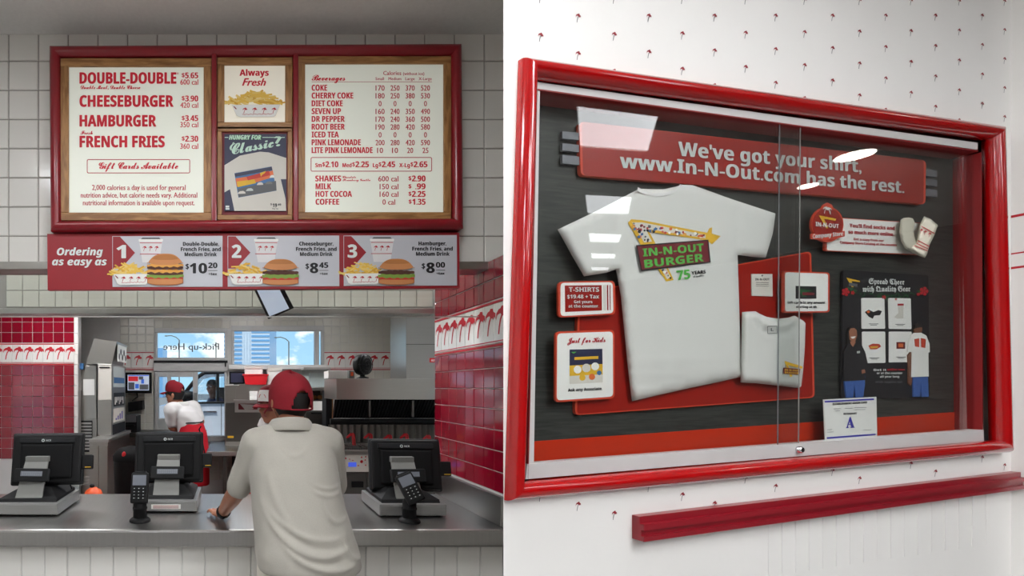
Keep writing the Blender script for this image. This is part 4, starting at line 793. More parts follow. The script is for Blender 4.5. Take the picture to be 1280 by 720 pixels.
# two flat card figures of people, printed and cut out
def cutout(name, label, polys, off):
    xs_ = [p[0] for q, m in polys for p in q]; ys_ = [p[1] for q, m in polys for p in q]
    t = thing(name, label, 'cutout', P_GLASS.px(sum(xs_) / len(xs_), max(ys_), off)); 
    for i, (q, m) in enumerate(polys):
        nm, m = m.split(':'); b = MB(); pslab(b, P_GLASS, q, off + .0004 * i, .003, M[m]); b.build(nm, t)
    return t
cutout('person_cutout', 'printed figure of a smiling woman in a black zip jacket and jeans', [([(1055, 472), (1068, 470.5), (1081.5, 470), (1081, 482), (1079, 497), (1070, 497), (1068, 480), (1066.5, 497), (1058, 497)], 'jeans:denim'), ([(1058.5, 430), (1058.5, 417), (1061, 410), (1066, 407.5), (1071, 409.5), (1073.5, 417), (1074, 429)], 'hair:hair'), ([(1062.5, 427), (1069, 426), (1070.5, 433), (1066, 435)], 'neck:skin'), ([(1061.5, 414), (1063.5, 410.5), (1068, 410), (1071, 413), (1071.5, 420), (1069, 426.5), (1065.5, 427.5), (1062.5, 424)], 'face:skin'), ([(1063.5, 421), (1069.6, 420.4), (1068, 423), (1065, 423.4)], 'smile:white'), ([(1059, 431), (1063, 429.5), (1066.5, 434), (1070, 428.5), (1077, 431), (1081.5, 440), (1085, 455), (1086, 463), (1081, 470), (1081.5, 475), (1055, 476.5), (1055, 460), (1055, 440)], 'jacket:black_ink'), ([(1077, 462.5), (1081, 461.5), (1082, 466), (1077.5, 467)], 'hand:skin'), ([(1071.5, 439), (1075, 438.6), (1075, 441.4), (1071.5, 441.6)], 'badge:pale_ink')], -.053)
cutout('person_cutout', 'printed figure of a man turned away in a white shirt with red lettering', [([(1141.5, 471), (1160, 471), (1161, 496), (1152.5, 496), (1151.5, 478), (1150, 496), (1142, 496)], 'jeans:denim'), ([(1135, 444), (1140, 438), (1141, 462), (1140, 478), (1138.5, 482), (1135.5, 479), (1136, 460)], 'arm:skin_dark'), ([(1143, 413), (1144, 407), (1148, 404), (1152.5, 406), (1153, 413), (1150.5, 418.5), (1144.5, 418.5)], 'head:skin_dark'), ([(1143, 411), (1144, 406), (1148, 403.5), (1152.5, 405.5), (1153, 409), (1148, 409.5)], 'hair:hair'), ([(1143.5, 416), (1151.5, 416), (1158, 419.5), (1162, 430), (1162.5, 440), (1160.5, 441), (1161, 470.5), (1139.5, 471.5), (1140, 440), (1135, 440), (1136.5, 428), (1138.5, 419.5)], 'shirt:white'), ([(1143, 424), (1149, 423), (1149, 434), (1144, 433)], 'shirt_print:red_edge'), ([(1151.5, 422.5), (1157.5, 424), (1156.5, 435), (1152, 434)], 'shirt_print:red_edge')], -.053)
cert = thing('grade_certificate', 'white grade certificate with blue bars and letter A standing at the case front', 'certificate', P_GLASS.px(1062, 549, -.03))
b = MB(); pslab(b, P_GLASS, [(1029.5, 499.5), (1095.5, 496), (1096.5, 545.5), (1031.5, 551)], -.026, .002, M['white']); b.build('sheet', cert); pl = pl_at(-.0258)
t = MB(); tri(t, pl, [(1030.8, 501.2), (1092.5, 498), (1092.6, 500), (1030.9, 503.2)], M['blue_ink'], .0004); tri(t, pl, [(1033.5, 546.6), (1094.5, 542), (1094.6, 544), (1033.6, 548.6)], M['blue_ink'], .0004); t.build('printed_bar', cert)
t = MB(); text(t, pl, 'A', 1057.4, 1068.6, 535.2, 13.5, 'serif', M['blue_ink'], .0006, 534.6); text(t, pl, 'ESTABLISHMENT GRADE CARD', 1041, 1084, 506.4, 2.6, 'bold', M['black_ink'], y1=504.2); text(t, pl, 'RESTAURANT', 1054.5, 1071, 518.6, 2.3, 'bold', M['black_ink'], y1=517.8)
for x0, x1, y in ((1042, 1051, 511), (1056, 1066, 510.4), (1068, 1083, 509.4), (1044, 1050, 513.6), (1068, 1082, 512), (1034, 1040, 537), (1034, 1042, 540), (1079, 1089, 537.4)): tri(t, pl, [(x0, y), (x1, y - .4), (x1, y + .1), (x0, y + .5)], M['grey_ink'], .0004)
t.build('lettering', cert)

# ------------------------------------------------------------------ registers and card terminals on the counter
def register(cx, y, label, mx, yaw, sticker, mz=.262):
    t = thing('cash_register', label, 'cash register', (cx, y + .18, CT), 'cash registers on the counter')
    b = MB(); b.box((cx - .171, y, CT + .008), (cx + .171, y + .36, CT + .066), M['silver'], None, .004); b.build('cash_drawer', t)
    b = MB(); b.box((cx - .165, y - .004, CT + .012), (cx + .165, y + .002, CT + .06), M['silver'], None, .002); b.build('drawer_front', t)
    for sx in (-.14, .14):
        for sy in (.03, .32): b = MB(); b.lathe([(.012, 0), (.012, .009)], (cx + sx, y + sy, CT), M['rubber'], 10); b.build('foot', t)
    # dark sloping base housing
    z = CT + .066; b = MB(); P = [(cx - .15, y + .03, z), (cx + .15, y + .03, z), (cx + .15, y + .34, z), (cx - .15, y + .34, z), (cx - .15, y + .04, z + .016), (cx + .15, y + .04, z + .016), (cx + .085, y + .14, z + .055), (cx - .085, y + .14, z + .055), (cx + .085, y + .30, z + .055), (cx - .085, y + .30, z + .055), (cx + .15, y + .34, z + .016), (cx - .15, y + .34, z + .016)]
    b.add(P, [(0, 1, 5, 4), (4, 5, 6, 7), (7, 6, 8, 9), (9, 8, 10, 11), (1, 2, 10, 5), (5, 10, 8, 6), (3, 0, 4, 11), (4, 7, 9, 11), (2, 3, 11, 10), (3, 2, 1, 0)], M['black']); b.build('housing', t)
    # slanting grey neck, pole display
    b = MB(); b.slab([V((cx - .07, y + .045, z + .016)), V((cx + .07, y + .045, z + .016)), V((cx + .062, y + .16, z + .20)), V((cx - .062, y + .16, z + .20))], V((0, -.8, .5)).normalized(), .012, M['grey_plastic']); b.build('neck', t)
    b = MB(); b.box((cx - .062, y + .155, z + .19), (cx + .062, y + .19, z + .22), M['grey_plastic'], None, .004); b.build('arm', t)
    mt = Matrix.Translation((cx + .004, y + .085, z + .132)) @ Matrix.Rotation(math.radians(-18), 4, 'X') @ Matrix.Rotation(math.radians(yaw * .6), 4, 'Z')
    b = MB(); b.box((-.09, -.012, -.034), (.09, .014, .034), M['dark'], mt, .006); d = b.build('customer_display', t)
    b = MB(); b.box((-.084, -.0135, -.029), (.084, -.0115, .029), M['black'], mt); b.build('face', d); b = MB(); b.box((-.056, -.0155, -.008), (.056, -.013, .018), M['screen_grey'], mt); b.build('screen', d)
    b = MB()
    for k in range(10):
        for r_ in range(2): b.box((-.05 + k * .0105, -.0175, -.004 + r_ * .011), (-.0425 + k * .0105, -.0158, .004 + r_ * .011), M['screen_glyph'], mt)
    g = b.build('print', d); g['kind'] = 'stuff'
    # operator monitor seen from behind
    mt = Matrix.Translation((mx, y + .235, CT + mz)) @ Matrix.Rotation(math.radians(yaw), 4, 'Z') @ Matrix.Rotation(math.radians(-12), 4, 'X')
    b = MB(); b.box((-.195, -.012, -.145), (.195, .022, .145), M['dark'], mt, .012); mon = b.build('monitor', t)
    b = MB(); b.box((-.186, -.034, -.138), (.186, -.006, .136), M['black'], mt, .014); b.build('rear_shell', mon)
    b = MB(); b.box((-.15, -.046, .085), (.15, -.03, .115), M['dark'], mt, .005); b.build('vent_panel', mon)
    b = MB(); b.box((-.14, -.05, -.11), (.14, -.03, .08), M['black_matt'], mt, .012); b.build('rear_hump', mon)
    b = MB(); vs, fs = glyphs('NCR', 'bold', 2); b.add([mt @ V((-.008 + v.x * .014, -.0465, .094 + v.y * .014)) for v in vs], fs, M['pale_ink'])
    vs = [mt @ V((-.022 + .0085 * math.cos(a * PI / 6), -.0465, .099 + .0085 * math.sin(a * PI / 6))) for a in range(12)]; b.add(vs, [tuple(range(12))], M['pale_ink']); vs = [mt @ V((-.022 + .0045 * math.cos(a * PI / 6), -.0468, .099 + .0045 * math.sin(a * PI / 6))) for a in range(12)]; b.add(vs, [tuple(range(12))], M['dark']); b.build('lettering', mon)
    b = MB(); b.box((.185, -.02, -.06), (.245, .03, .02), M['black'], mt, .008); cr = b.build('card_reader', mon); b = MB(); b.box((.205, -.0215, -.052), (.238, -.019, -.048), M['yellow_print'], mt); b.build('indicator', cr)
    b = MB(); b.tube([(mx + .1, y + .25, CT + .15), (mx + .12, y + .27, CT + .09), (cx + .13, y + .33, CT + .07)], .004, M['rubber'], 6); b.build('cable', t)
    if sticker:
        b = MB(); b.box((cx - .07, y - .0065, CT + .022), (cx + .085, y - .0045, CT + .046), M['white']); st = b.build('sticker', t); b = MB()
        for k in range(2): b.box((cx - .06, y - .0085, CT + .027 + k * .009), (cx + .075, y - .0067, CT + .030 + k * .009), M['red_deep'])
        g = b.build('print', st); g['kind'] = 'stuff'
    return t
register(-1.07, 2.55, 'black cash register on silver drawer in front of the red tiled stub wall', -1.035, 6, False)
register(-.36, 2.62, 'black cash register with white sticker on its drawer, between card terminal and leaning hand', -.365, 3, True)
register(.92, 2.53, 'black cash register nearest the red tiled side wall, card terminal before it', .957, -5, False, .232)
def terminal(x, y, label, roll, pitch):
    t = thing('card_terminal', label, 'card terminal', (x, y, CT), 'card terminals on the counter')
    b = MB(); b.lathe([(.052, 0), (.052, .008), (.044, .016), (.036, .02)], (x, y, CT), M['black'], 28); b.build('base', t)
    b = MB(); b.lathe([(.034, .018), (.033, .06), (.036, .062), (.036, .07), (.033, .072), (.033, .10), (.02, .12)], (x, y, CT), M['black_matt'], 24); b.build('post', t)
    mt = Matrix.Translation((x, y - .005, CT + .165)) @ Matrix.Rotation(math.radians(roll), 4, 'Y') @ Matrix.Rotation(math.radians(-pitch), 4, 'X')
    b = MB(); b.box((-.043, -.018, -.075), (.043, .018, .075), M['black'], mt, .010); body = b.build('body', t)
    b = MB(); b.box((-.033, -.0205, .012), (.033, -.017, .062), M['screen_grey'], mt, .001); b.build('screen', body)
    for r_ in range(4):
        for c in range(3): b = MB(); b.box((-.031 + c * .022, -.0225, -.008 - r_ * .0155), (-.014 + c * .022, -.017, .002 - r_ * .0155), M['dark'], mt, .001); b.build('key', body)
    b = MB()
    for r_ in range(4):
        for c in range(3): b.box((-.025 + c * .022, -.0232, -.0045 - r_ * .0155), (-.020 + c * .022, -.0227, -.0015 - r_ * .0155), M['white_ink'], mt)
    b.build('print', body)
    b = MB(); b.box((-.03, -.012, .073), (.03, .012, .082), M['dark'], mt, .003); b.build('card_slot', body)
terminal(X_(175, 2.46), 2.46, 'upright black card terminal on post, in front of the register with the sticker', 0, 14)
terminal(X_(510, 2.47), 2.45, 'tilted black card terminal on post, before the register by the red tiles', -22, 26)
lb = thing('leaflet_box', 'clear box of red and white leaflets behind the first register', 'leaflet box', (X_(87, 2.98), 2.98, CT))
b = MB(); x = X_(87, 2.98); b.box((x - .06, 2.95, CT), (x + .06, 3.01, CT + .07), M['acrylic'], None, .002); b.build('holder', lb)
for k in range(4): b = MB(); mt = Matrix.Translation((x - .04 + .026 * k, 2.98, CT + .075)) @ Matrix.Rotation(math.radians(-10 + 4 * k), 4, 'Y') @ Matrix.Rotation(.15, 4, 'X'); b.box((-.018, -.004 , -.068), (.018, .002, .055), M['white'], mt); b.box((-.012, -.0055, .02), (.012, -.0042, .04), M['red_print'], mt); b.build('leaflet', lb)

# glass guard hanging under the front wall, screen hung behind it
gg = thing('glass_guard', 'clear glass guard hanging along the opening under the meal sign', 'glass guard', (-.6, 2.6, 1.99))
b = MB(); b.box((-2.55, 2.60, 1.985), (1.29, 2.606, 2.208), M['glass']); b.build('pane', gg); b = MB(); b.box((-2.55, 2.597, 1.981), (1.29, 2.609, 1.986), M['alu']); b.build('edge_strip', gg)
hm = thing('hanging_monitor', 'tilted flat screen hanging from the header, below the second meal panel', 'monitor', (.16, 3.0, 2.08)); pm = PL((0, 2.95, 2.1), (.25, -1, -.35))
b = MB(); pslab(b, pm, [(315, 355), (352, 355), (367.5, 385), (336, 399)], 0, .02, M['dark']); b.build('casing', hm); b = MB(); pslab(b, pm, [(318.5, 357), (347, 357), (361.5, 385.5), (337, 395.5)], .002, .002, M['screen_light']); b.build('screen', hm)
b = MB(); a = pm.px(334, 360); b.tube([a + V((0, .02, 0)), V((a.x, 3.08, 2.55)), V((a.x, 3.19, 2.55))], .012, M['dark'], 8); b.build('bracket', hm)

# ------------------------------------------------------------------ kitchen, rear of the room
def X3(b, x0, x1, y0, y1, z0, z1, m, bev=.004): b.box((x0, y0, z0), (x1, y1, z1), m, None, bev)
def cab(name, label, cat, x0, y0, x1, D, dep, m='steel', foot=0.0, group=None):
    """free standing unit: front face x0..x1 at distance D, top edge at pixel row y0, down to height foot"""
    t = thing(name, label, cat, (X_((x0 + x1) / 2, D), D + dep / 2, foot), group)
    b = MB(); X3(b, X_(x0, D), X_(x1, D), D, D + dep, foot, Z_(y0, D), M[m]); b.build('body', t); return t
c = cab('steel_locker', 'tall brushed steel cabinet with louvred vents beside the red stub wall', 'cabinet', 97, 458, 121, 5.12, .5)
ppart('door', 98, 457, 120.5, 524, 5.105, .016, M['steel'], c); 
for k in range(9): ppart('louver', 97.5, 528 + k * 4.0, 114.5, 530.4 + k * 4.0, 5.10, .02, M['alu'], c, .001)
ppart('vent_panel', 96.8, 526, 115.2, 565, 5.112, .01, M['dark'], c)
for k in range(4): ppart('louver', 101, 596 + k * 3.2, 113, 598 + k * 3.2, 5.10, .02, M['alu'], c, .001)
ppart('paper_note', 104, 474, 118, 494, 5.10, .003, M['white'], c, 0); ppart('paper_note', 98.5, 476, 102, 488, 5.10, .003, M['offwhite'], c, 0); ppart('blue_cloth', 98, 454, 104, 462, 5.06, .04, M['teal'], c, .006)
c = cab('drink_machine', 'pale steel drink machine with slanted hopper and pictures on its side', 'drink machine', 122, 455, 140, 4.95, .62, 'steel', 1.135)
b = MB(); pts = [(107, 455), (117.5, 423), (146, 427), (140, 455)]; b.slab([FR(4.97).px(*p) for p in pts], (0, -1, 0), .5, M['steel']); b.build('hopper', c)
ppart('front_panel', 123, 457, 139.3, 500, 4.937, .014, M['offwhite'], c); ppart('lower_panel', 123, 502, 139.3, 544, 4.937, .014, M['steel'], c); ppart('slot', 124, 458.5, 137, 460, 4.93, .006, M['dark'], c, 0)
xs = X_(140, 4.95)
def side(b, y0, y1, z0, z1, m, off=.002): b.box((xs, y0, z0), (xs + off, y1, z1), M[m])
for nm, a, e, z0, z1, m in (('sticker', 5.0, 5.5, 1.62, 1.83, 'pale_ink'), ('sticker', 5.02, 5.5, 1.66, 1.72, 'teal'), ('sticker', 5.02, 5.52, 1.42, 1.56, 'black_ink'), ('sticker', 5.0, 5.5, 1.26, 1.4, 'offwhite'), ('side_panel', 4.98, 5.54, 1.13, 1.24, 'dark')): b = MB(); side(b, a, e, z0, z1, m, .002 if nm != 'sticker' or m != 'teal' else .004); b.build(nm, c)
b = MB()
for k in range(7): b.box((xs, 5.06 + .06 * k, 1.44 + .02 * (k % 3)), (xs + .0035, 5.09 + .06 * k, 1.52), M['white'])
for k in range(4): b.box((xs, 5.1 + .09 * k, 1.28), (xs + .0035, 5.14 + .09 * k, 1.3 + .02 * k), M['blue_ink'])
b.build('print', c)
ppx = X_(146, 4.97); b = MB(); b.box((ppx, 5.0, 1.88), (ppx + .006, 5.4, 2.05), M['white']); q = b.build('picture', c); b = MB()
for k in range(5): b.ell((ppx + .006, 5.05 + .075 * k, 1.93 + .05 * (k % 2)), (.003, .028, .035), M['black_ink'], None, 2)
b.build('print', q)
c = cab('steel_base_unit', 'low brushed steel base unit under the drink machine', 'cabinet', 111.5, 550, 135, 4.6, .97); ppart('door', 112.5, 557, 123, 640, 4.588, .014, M['steel'], c); ppart('door', 124, 557, 134.4, 640, 4.588, .014, M['steel'], c); ppart('top', 111, 548.9, 136, 553, 4.58, .99, M['alu'], c)
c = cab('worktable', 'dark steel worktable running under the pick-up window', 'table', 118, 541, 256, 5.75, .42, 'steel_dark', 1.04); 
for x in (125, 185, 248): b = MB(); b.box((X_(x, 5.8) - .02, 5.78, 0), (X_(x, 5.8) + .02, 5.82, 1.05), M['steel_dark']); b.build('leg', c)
c = cab('printer', 'squat dark printer on the worktable left of the pick-up window', 'printer', 146, 520, 171, 5.8, .25, 'dark', 1.092); ppart('lid', 147, 518.5, 170, 528, 5.79, .2, M['grey_ink'], c); ppart('paper_slot', 149, 531, 168, 533, 5.785, .02, M['black'], c, 0)
bn = thing('trash_bin', 'tall black trash bin behind the counter beside the steel base unit', 'bin', (X_(162, 4.2), 4.2, 0))
b = MB(); b.lathe([(.10, 0), (.12, .02), (.145, 1.0), (.15, 1.02)], (X_(164, 4.2), 4.2, 0), M['black'], 24); b.build('body', bn); b = MB(); b.lathe([(.152, 1.0), (.154, 1.04), (.11, 1.10), (.02, 1.12)], (X_(164, 4.2), 4.2, 0), M['black_matt'], 24); b.build('lid', bn); b = MB(); b.ell((X_(156, 4.1), 4.07, 1.06), (.018, .014, .03), M['red_plastic'], None, 2); b.build('latch', bn)
bn = thing('orange_bin', 'rounded orange bin with black knob peeping over the counter edge', 'bin', (X_(117, 3.32), 3.32, 0))
b = MB(); b.lathe([(.05, 0), (.055, .01), (.062, .86)], (X_(117, 3.32), 3.32, 0), M['orange_plastic'], 24); b.build('body', bn); b = MB(); b.lathe([(.066, .86), (.066, .885), (.05, .925), (.02, .945)], (X_(117, 3.32), 3.32, 0), M['orange_plastic'], 24); b.build('lid', bn); b = MB(); b.ell((X_(115, 3.32), 3.32, .955), (.016, .016, .014), M['black'], None, 2); b.build('knob', bn)
om = thing('order_monitor', 'black order screen with coloured tiles on the wall left of the pick-up window', 'monitor', (X_(172, 6.05), 6.05, Z_(491, 6.05)))
ppart('casing', 156.5, 465.5, 189, 491.5, 6.03, .05, M['black'], om, .006); ppart('screen', 159.5, 468.5, 186.2, 488, 6.026, .006, M['screen_light'], om, 0)
for x0, y0, x1, y1, m in ((160.5, 470.5, 172.5, 476.5, 'screen_tile_red'), (173.5, 470.5, 179, 474.5, 'screen_glyph'), (176.5, 474, 180, 479.5, 'screen_tile_blue'), (160.5, 478, 168, 487, 'screen_grey'), (169, 480, 173.5, 485.5, 'screen_tile_blue'), (174.5, 480.5, 185.5, 487, 'screen_glyph'), (160.5, 469, 186, 470, 'screen_tile_blue')): ppart('screen_tile', x0, y0, x1, y1, 6.023, .003, M[m], om, 0)
b = MB(); b.box((X_(150, 6.1), 6.08, 1.62), (X_(157, 6.1), 6.2, 1.70), M['black']); b.build('bracket', om)
wp = thing('wall_printer', 'small black printer on the tiled wall under the order screen', 'printer', (X_(168, 6.08), 6.1, Z_(515, 6.08)))
b = MB(); b.slab([FR(6.05).px(*p) for p in ((160, 503), (178, 500.5), (178.5, 512), (160.5, 515))], (0, -1, 0), .14, M['black']); b.build('body', wp); b = MB(); b.slab([FR(6.045).px(*p) for p in ((174, 502), (177.5, 501.5), (177.5, 511), (172, 513.5))], (0, -1, 0), .004, M['dark']); b.build('face', wp); b = MB(); b.tube([FR(6.1).px(171, 491), FR(6.1).px(172, 496), FR(6.1).px(165, 501)], .008, M['rubber'], 6); b.build('cable', wp)
# steel counter along the far wall and what stands on it
dc = thing('drive_counter', 'steel topped counter under the far windows to the worker\'s side', 'counter', (.4, 5.6, 0))
b = MB(); X3(b, X_(258, 5.15), 1.1, 5.15, 6.18, .90, .95, M['steel_top'], .006); b.build('top', dc)
for x in (X_(281, 5.2), .9): b = MB(); b.box((x - .02, 5.2, 0), (x + .02, 5.24, .9), M['steel_dark']); b.build('leg', dc)
b = MB(); X3(b, X_(292, 5.4), 1.05, 5.4, 6.1, .3, .33, M['steel_dark']); b.build('shelf', dc); b = MB(); X3(b, X_(290, 5.5), 1.0, 5.6, 6.1, .33, .88, M['dark']); b.build('cabinet', dc)
fu = cab('steel_unit', 'broad brushed steel unit standing on the far counter behind the cashier', 'steel unit', 281, 481, 384, 5.7, .42, 'steel', .95)
ppart('front_panel', 282, 503, 383, 552, 5.69, .012, M['steel_dark'], fu); ppart('label_plate', 293.5, 500.5, 327, 515.5, 5.684, .008, M['alu'], fu); ppart('nameplate', 298, 504.5, 322, 512, 5.68, .006, M['maroon'], fu); b = MB(); pslab(b, FR(5.676), [(300, 505), (320, 506), (316, 511.5), (306, 512)], 0, .004, M['alu']); b.build('emblem', fu); ppart('sticker', 284.5, 545, 292, 547.5, 5.684, .006, M['yellow_print'], fu, 0)
b = MB(); pslab(b, FR(5.5), [(295, 485), (300, 480), (312, 481), (312, 500), (294.5, 499)], 0, .18, M['steel']); b.build('dispenser', fu)
pd = thing('paper_stack', 'small stack of white wrapping papers in front of the steel unit', 'paper', (X_(316, 5.5), 5.58, Z_(500, 5.5)))
for k in range(3): ppart('paper_block', 311.3, 489 + k * 3.6, 321.8, 492.4 + k * 3.6, 5.5, .16, M['white'], pd, .002)
b = MB(); X3(b, X_(292, 5.5), X_(324, 5.5), 5.48, 5.7, Z_(501.2, 5.5), Z_(499.9, 5.5), M['alu'], 0); b.build('ledge', fu)
rt_ = thing('red_tray', 'bright red plastic tray on top of the steel unit below the window', 'tray', (X_(319, 5.7), 5.8, Z_(482, 5.7)))
b = MB(); f = FR(5.68); b.slab([f.px(*p) for p in ((304.3, 468), (335, 468), (332.5, 480.8), (307, 480.8))], (0, -1, 0), .3, M['red_plastic']); b.build('body', rt_); b = MB(); X3(b, X_(303.3, 5.67), X_(336, 5.67), 5.67, 6.0, Z_(469.5, 5.67), Z_(467.5, 5.67), M['red_plastic'], .003); b.build('rim', rt_)
wc = cab('white_carton', 'white carton standing in the red tray', 'carton', 306, 458.5, 328.5, 5.8, .15, 'white', Z_(470, 5.8)); ppart('flap', 306, 457.8, 329, 461, 5.79, .04, M['offwhite'], wc)
wc = cab('white_carton', 'plain white carton beside the red tray, behind the red cap', 'carton', 334.5, 460.5, 352, 5.75, .2, 'white', Z_(481, 5.75)); ppart('flap', 334.2, 459.5, 352.3, 464, 5.74, .03, M['offwhite'], wc)
sm = thing('small_monitor', 'small dark monitor turned to the window at the end of the steel unit', 'monitor', (X_(295, 5.95), 5.95, Z_(482, 5.9)))
ppart('casing', 286.5, 464.5, 306, 480, 5.9, .05, M['black'], sm); ppart('screen', 288.5, 466.5, 304.5, 478, 5.895, .006, M['navy'], sm, 0); ppart('stand', 292, 480, 300, 482, 5.9, .1, M['black'], sm)
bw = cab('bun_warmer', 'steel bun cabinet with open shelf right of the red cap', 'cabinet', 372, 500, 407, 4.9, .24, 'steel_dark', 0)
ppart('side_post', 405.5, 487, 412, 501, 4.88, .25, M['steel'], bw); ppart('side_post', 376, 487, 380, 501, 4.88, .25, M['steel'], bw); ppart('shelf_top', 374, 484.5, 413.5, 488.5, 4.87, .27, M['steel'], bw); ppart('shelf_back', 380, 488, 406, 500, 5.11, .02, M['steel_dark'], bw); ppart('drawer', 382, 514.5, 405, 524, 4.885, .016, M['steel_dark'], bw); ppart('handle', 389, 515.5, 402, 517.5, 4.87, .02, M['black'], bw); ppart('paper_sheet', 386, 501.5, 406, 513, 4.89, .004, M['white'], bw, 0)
for k, x in enumerate((383, 390.5, 398)):
    br = thing('bread_loaf', 'brown bun on the open shelf, %s from the clear container\'s outer edge' % ('third', 'second', 'first')[k], 'bun', (X_(x + 3, 4.95), 5.0, Z_(499.8, 4.95)), 'buns on the open shelf'); b = MB(); b.ell((X_(x + 3, 4.95), 5.0, Z_(497, 4.95)), (.032, .04, .024), M['bread'], None, 2); b.build('crust', br)
cc_ = thing('clear_container', 'tall clear plastic container on the bun cabinet', 'container', (X_(396, 4.95), 5.05, Z_(484.5, 4.95)))
ppart('wall', 381, 461, 412.5, 484.3, 4.92, .2, M['acrylic'], cc_, .003); ppart('lid', 379.5, 459, 413.5, 462, 4.91, .22, M['alu'], cc_); ppart('paper_liner', 388, 466, 407, 483.5, 4.98, .08, M['pale_ink'], cc_)
dp = cab('equipment_post', 'dark steel post between the bun cabinet and the fryers', 'post', 407.5, 488, 416, 4.52, .2, 'dark', 0)
b = MB(); b.box((X_(415, 4.52), 4.51, 1.1), (X_(416.3, 4.52), 4.6, 1.59), M['oak']); b.build('edge_strip', dp)
# fryers
fr = thing('fryer_bank', 'bank of steel fryers with white control panel and corrugated back', 'fryer', (1.15, 4.0, 0))
x0, x1 = X_(424, 3.75), 1.75
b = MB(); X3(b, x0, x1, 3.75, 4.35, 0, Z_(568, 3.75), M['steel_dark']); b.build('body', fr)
ppart('control_panel', 428, 568, 552, 590, 3.735, .02, M['offwhite'], fr, .004)
for k in range(4):
    xo = k * 32; ppart('display', 435.5 + xo, 578, 445.5 + xo, 583.5, 3.731, .006, M['screen_blue'], fr, 0)
    b = MB()
    for x, y, r in ((432, 573, 1.3), (437, 574, .8), (441, 575.5, .8), (452, 577, 2.2), (448, 582, 1), (456.5, 575, 1), (457, 581.5, 1), (452, 571.5, 1.2), (457, 571, 1)): c_ = FR(3.734).px(x + xo, y); b.ell(c_, (r * .006, .003, r * .006), M['red_plastic'], None, 1)
    g = b.build('button', fr); g['kind'] = 'stuff'
for k in range(4): ppart('door', 425.5 + k * 33, 592, 456.5 + k * 33, 660, 3.738, .014, M['steel_dark'], fr); ppart('handle', 440 + k * 33, 602, 454.5 + k * 33, 609.5, 3.725, .02, M['black'], fr)
ppart('front_ledge', 424, 563.5, 552, 568.5, 3.72, .08, M['steel'], fr)
for k in range(4):
    X0 = X_(411 + k * 41.5, 4.33); X1 = X_(451.5 + k * 41.5, 4.33); n = 36; vs = []; 
    for i in range(n + 1):
        x = X0 + (X1 - X0) * i / n; y = 4.33 + .012 * math.sin(i * PI * 5 / n * 2); vs += [(x, y, 1.0), (x, y, Z_(531, 4.33))]
    b = MB(); b.add(vs, [(2 * i, 2 * i + 2, 2 * i + 3, 2 * i + 1) for i in range(n)], M['corrug'], True); b.add([(v[0], v[1] + .03, v[2]) for v in vs], [(2 * i, 2 * i + 1, 2 * i + 3, 2 * i + 2) for i in range(n)], M['corrug'], True); b.build('back_panel', fr)
ppart('rail', 424, 555, 552, 560, 4.1, .05, M['steel'], fr)
for k, (x, y) in enumerate(((438, 541.5), (460, 542), (484.5, 543.5), (505, 542), (533, 544), (549, 544))):
    t = thing('fry_basket', 'fry basket with red wire handle, %s of the row counting from the man' % ('first', 'second', 'third', 'fourth', 'fifth', 'sixth')[k], 'basket', (X_(x, 4.0), 4.05, Z_(566, 4.0)), 'fry baskets with red handles')
    f = FR(4.0); b = MB()
    for dx in (0, 2.4): b.tube([f.px(x + 3.6 + dx, y + 15), f.px(x + 2 + dx, y + .8), f.px(x + 1.2 + dx, y), f.px(x - 5 + dx * .6, y + 5.5)], .0065, M['red_plastic'], 8)
    b.tube([f.px(x - 5, y + 5.5), f.px(x - 3.4, y + 5.5)], .0065, M['red_plastic'], 8); b.build('handle', t)
    b = MB(); a = f.px(x - 6, y + 15); c_ = f.px(x + 10, y + 15); zb = a.z - .1
    for i in range(8): xx = a.x + (c_.x - a.x) * i / 7; b.tube([(xx, 3.9, a.z), (xx, 3.9, zb), (xx, 4.2, zb), (xx, 4.2, a.z)], .002, M['chrome'], 4, False)
    for zz in (a.z, zb + .05, zb): b.tube([(a.x, 3.9, zz), (c_.x, 3.9, zz), (c_.x, 4.2, zz), (a.x, 4.2, zz), (a.x, 3.9, zz)], .0025, M['chrome'], 4, False)
    g = b.build('wire_basket', t); g['kind'] = 'stuff'
hd = thing('exhaust_hood', 'low steel exhaust hood with dark slatted filters over the fryers', 'exhaust hood', (1.3, 4.1, Z_(532, 3.95)))
b = MB(); X3(b, X_(420.5, 3.95), 1.9, 3.95, 4.48, Z_(499.5, 3.95), Z_(473, 3.95), M['steel']); b.build('canopy', hd)
b = MB(); zt, zb = Z_(499.5, 3.97), Z_(523, 4.1); b.slab([V((X_(419, 3.97), 3.98, zt)), V((1.9, 3.98, zt)), V((1.9, 4.14, zb)), V((X_(417.5, 4.1), 4.14, zb))], (0, -1, 0), .02, M['black_matt']); b.build('filter_back', hd)
for i in range(40):
    x = X_(420, 4) + i * (1.82 - X_(420, 4)) / 40; b = MB(); b.slab([V((x, 3.965, zt)), V((x + .010, 3.965, zt)), V((x + .010, 4.125, zb)), V((x, 4.125, zb))], (0, -1, 0), .012, M['dark']); b.build('slat', hd)
b = MB(); b.tube([(X_(414, 4.02), 4.06, Z_(527, 4.06)), (1.9, 4.06, Z_(527, 4.06))], .026, M['black'], 10); b.build('drip_bar', hd)
for i in (0, 1): x = X_((462, 516)[i], 3.96); b = MB(); b.box((x - .008, 3.955, zb + .02), (x + .008, 4.0, zt - .01), M['steel_dark']); b.build('clip', hd)
wc = cab('paper_box', 'flat white box lying at the end of the exhaust hood', 'box', 410.5, 463.5, 434, 4.05, .2, 'white', Z_(473, 3.97)); ppart('flap', 410.3, 462.8, 434.3, 465.5, 4.04, .05, M['white'], wc)
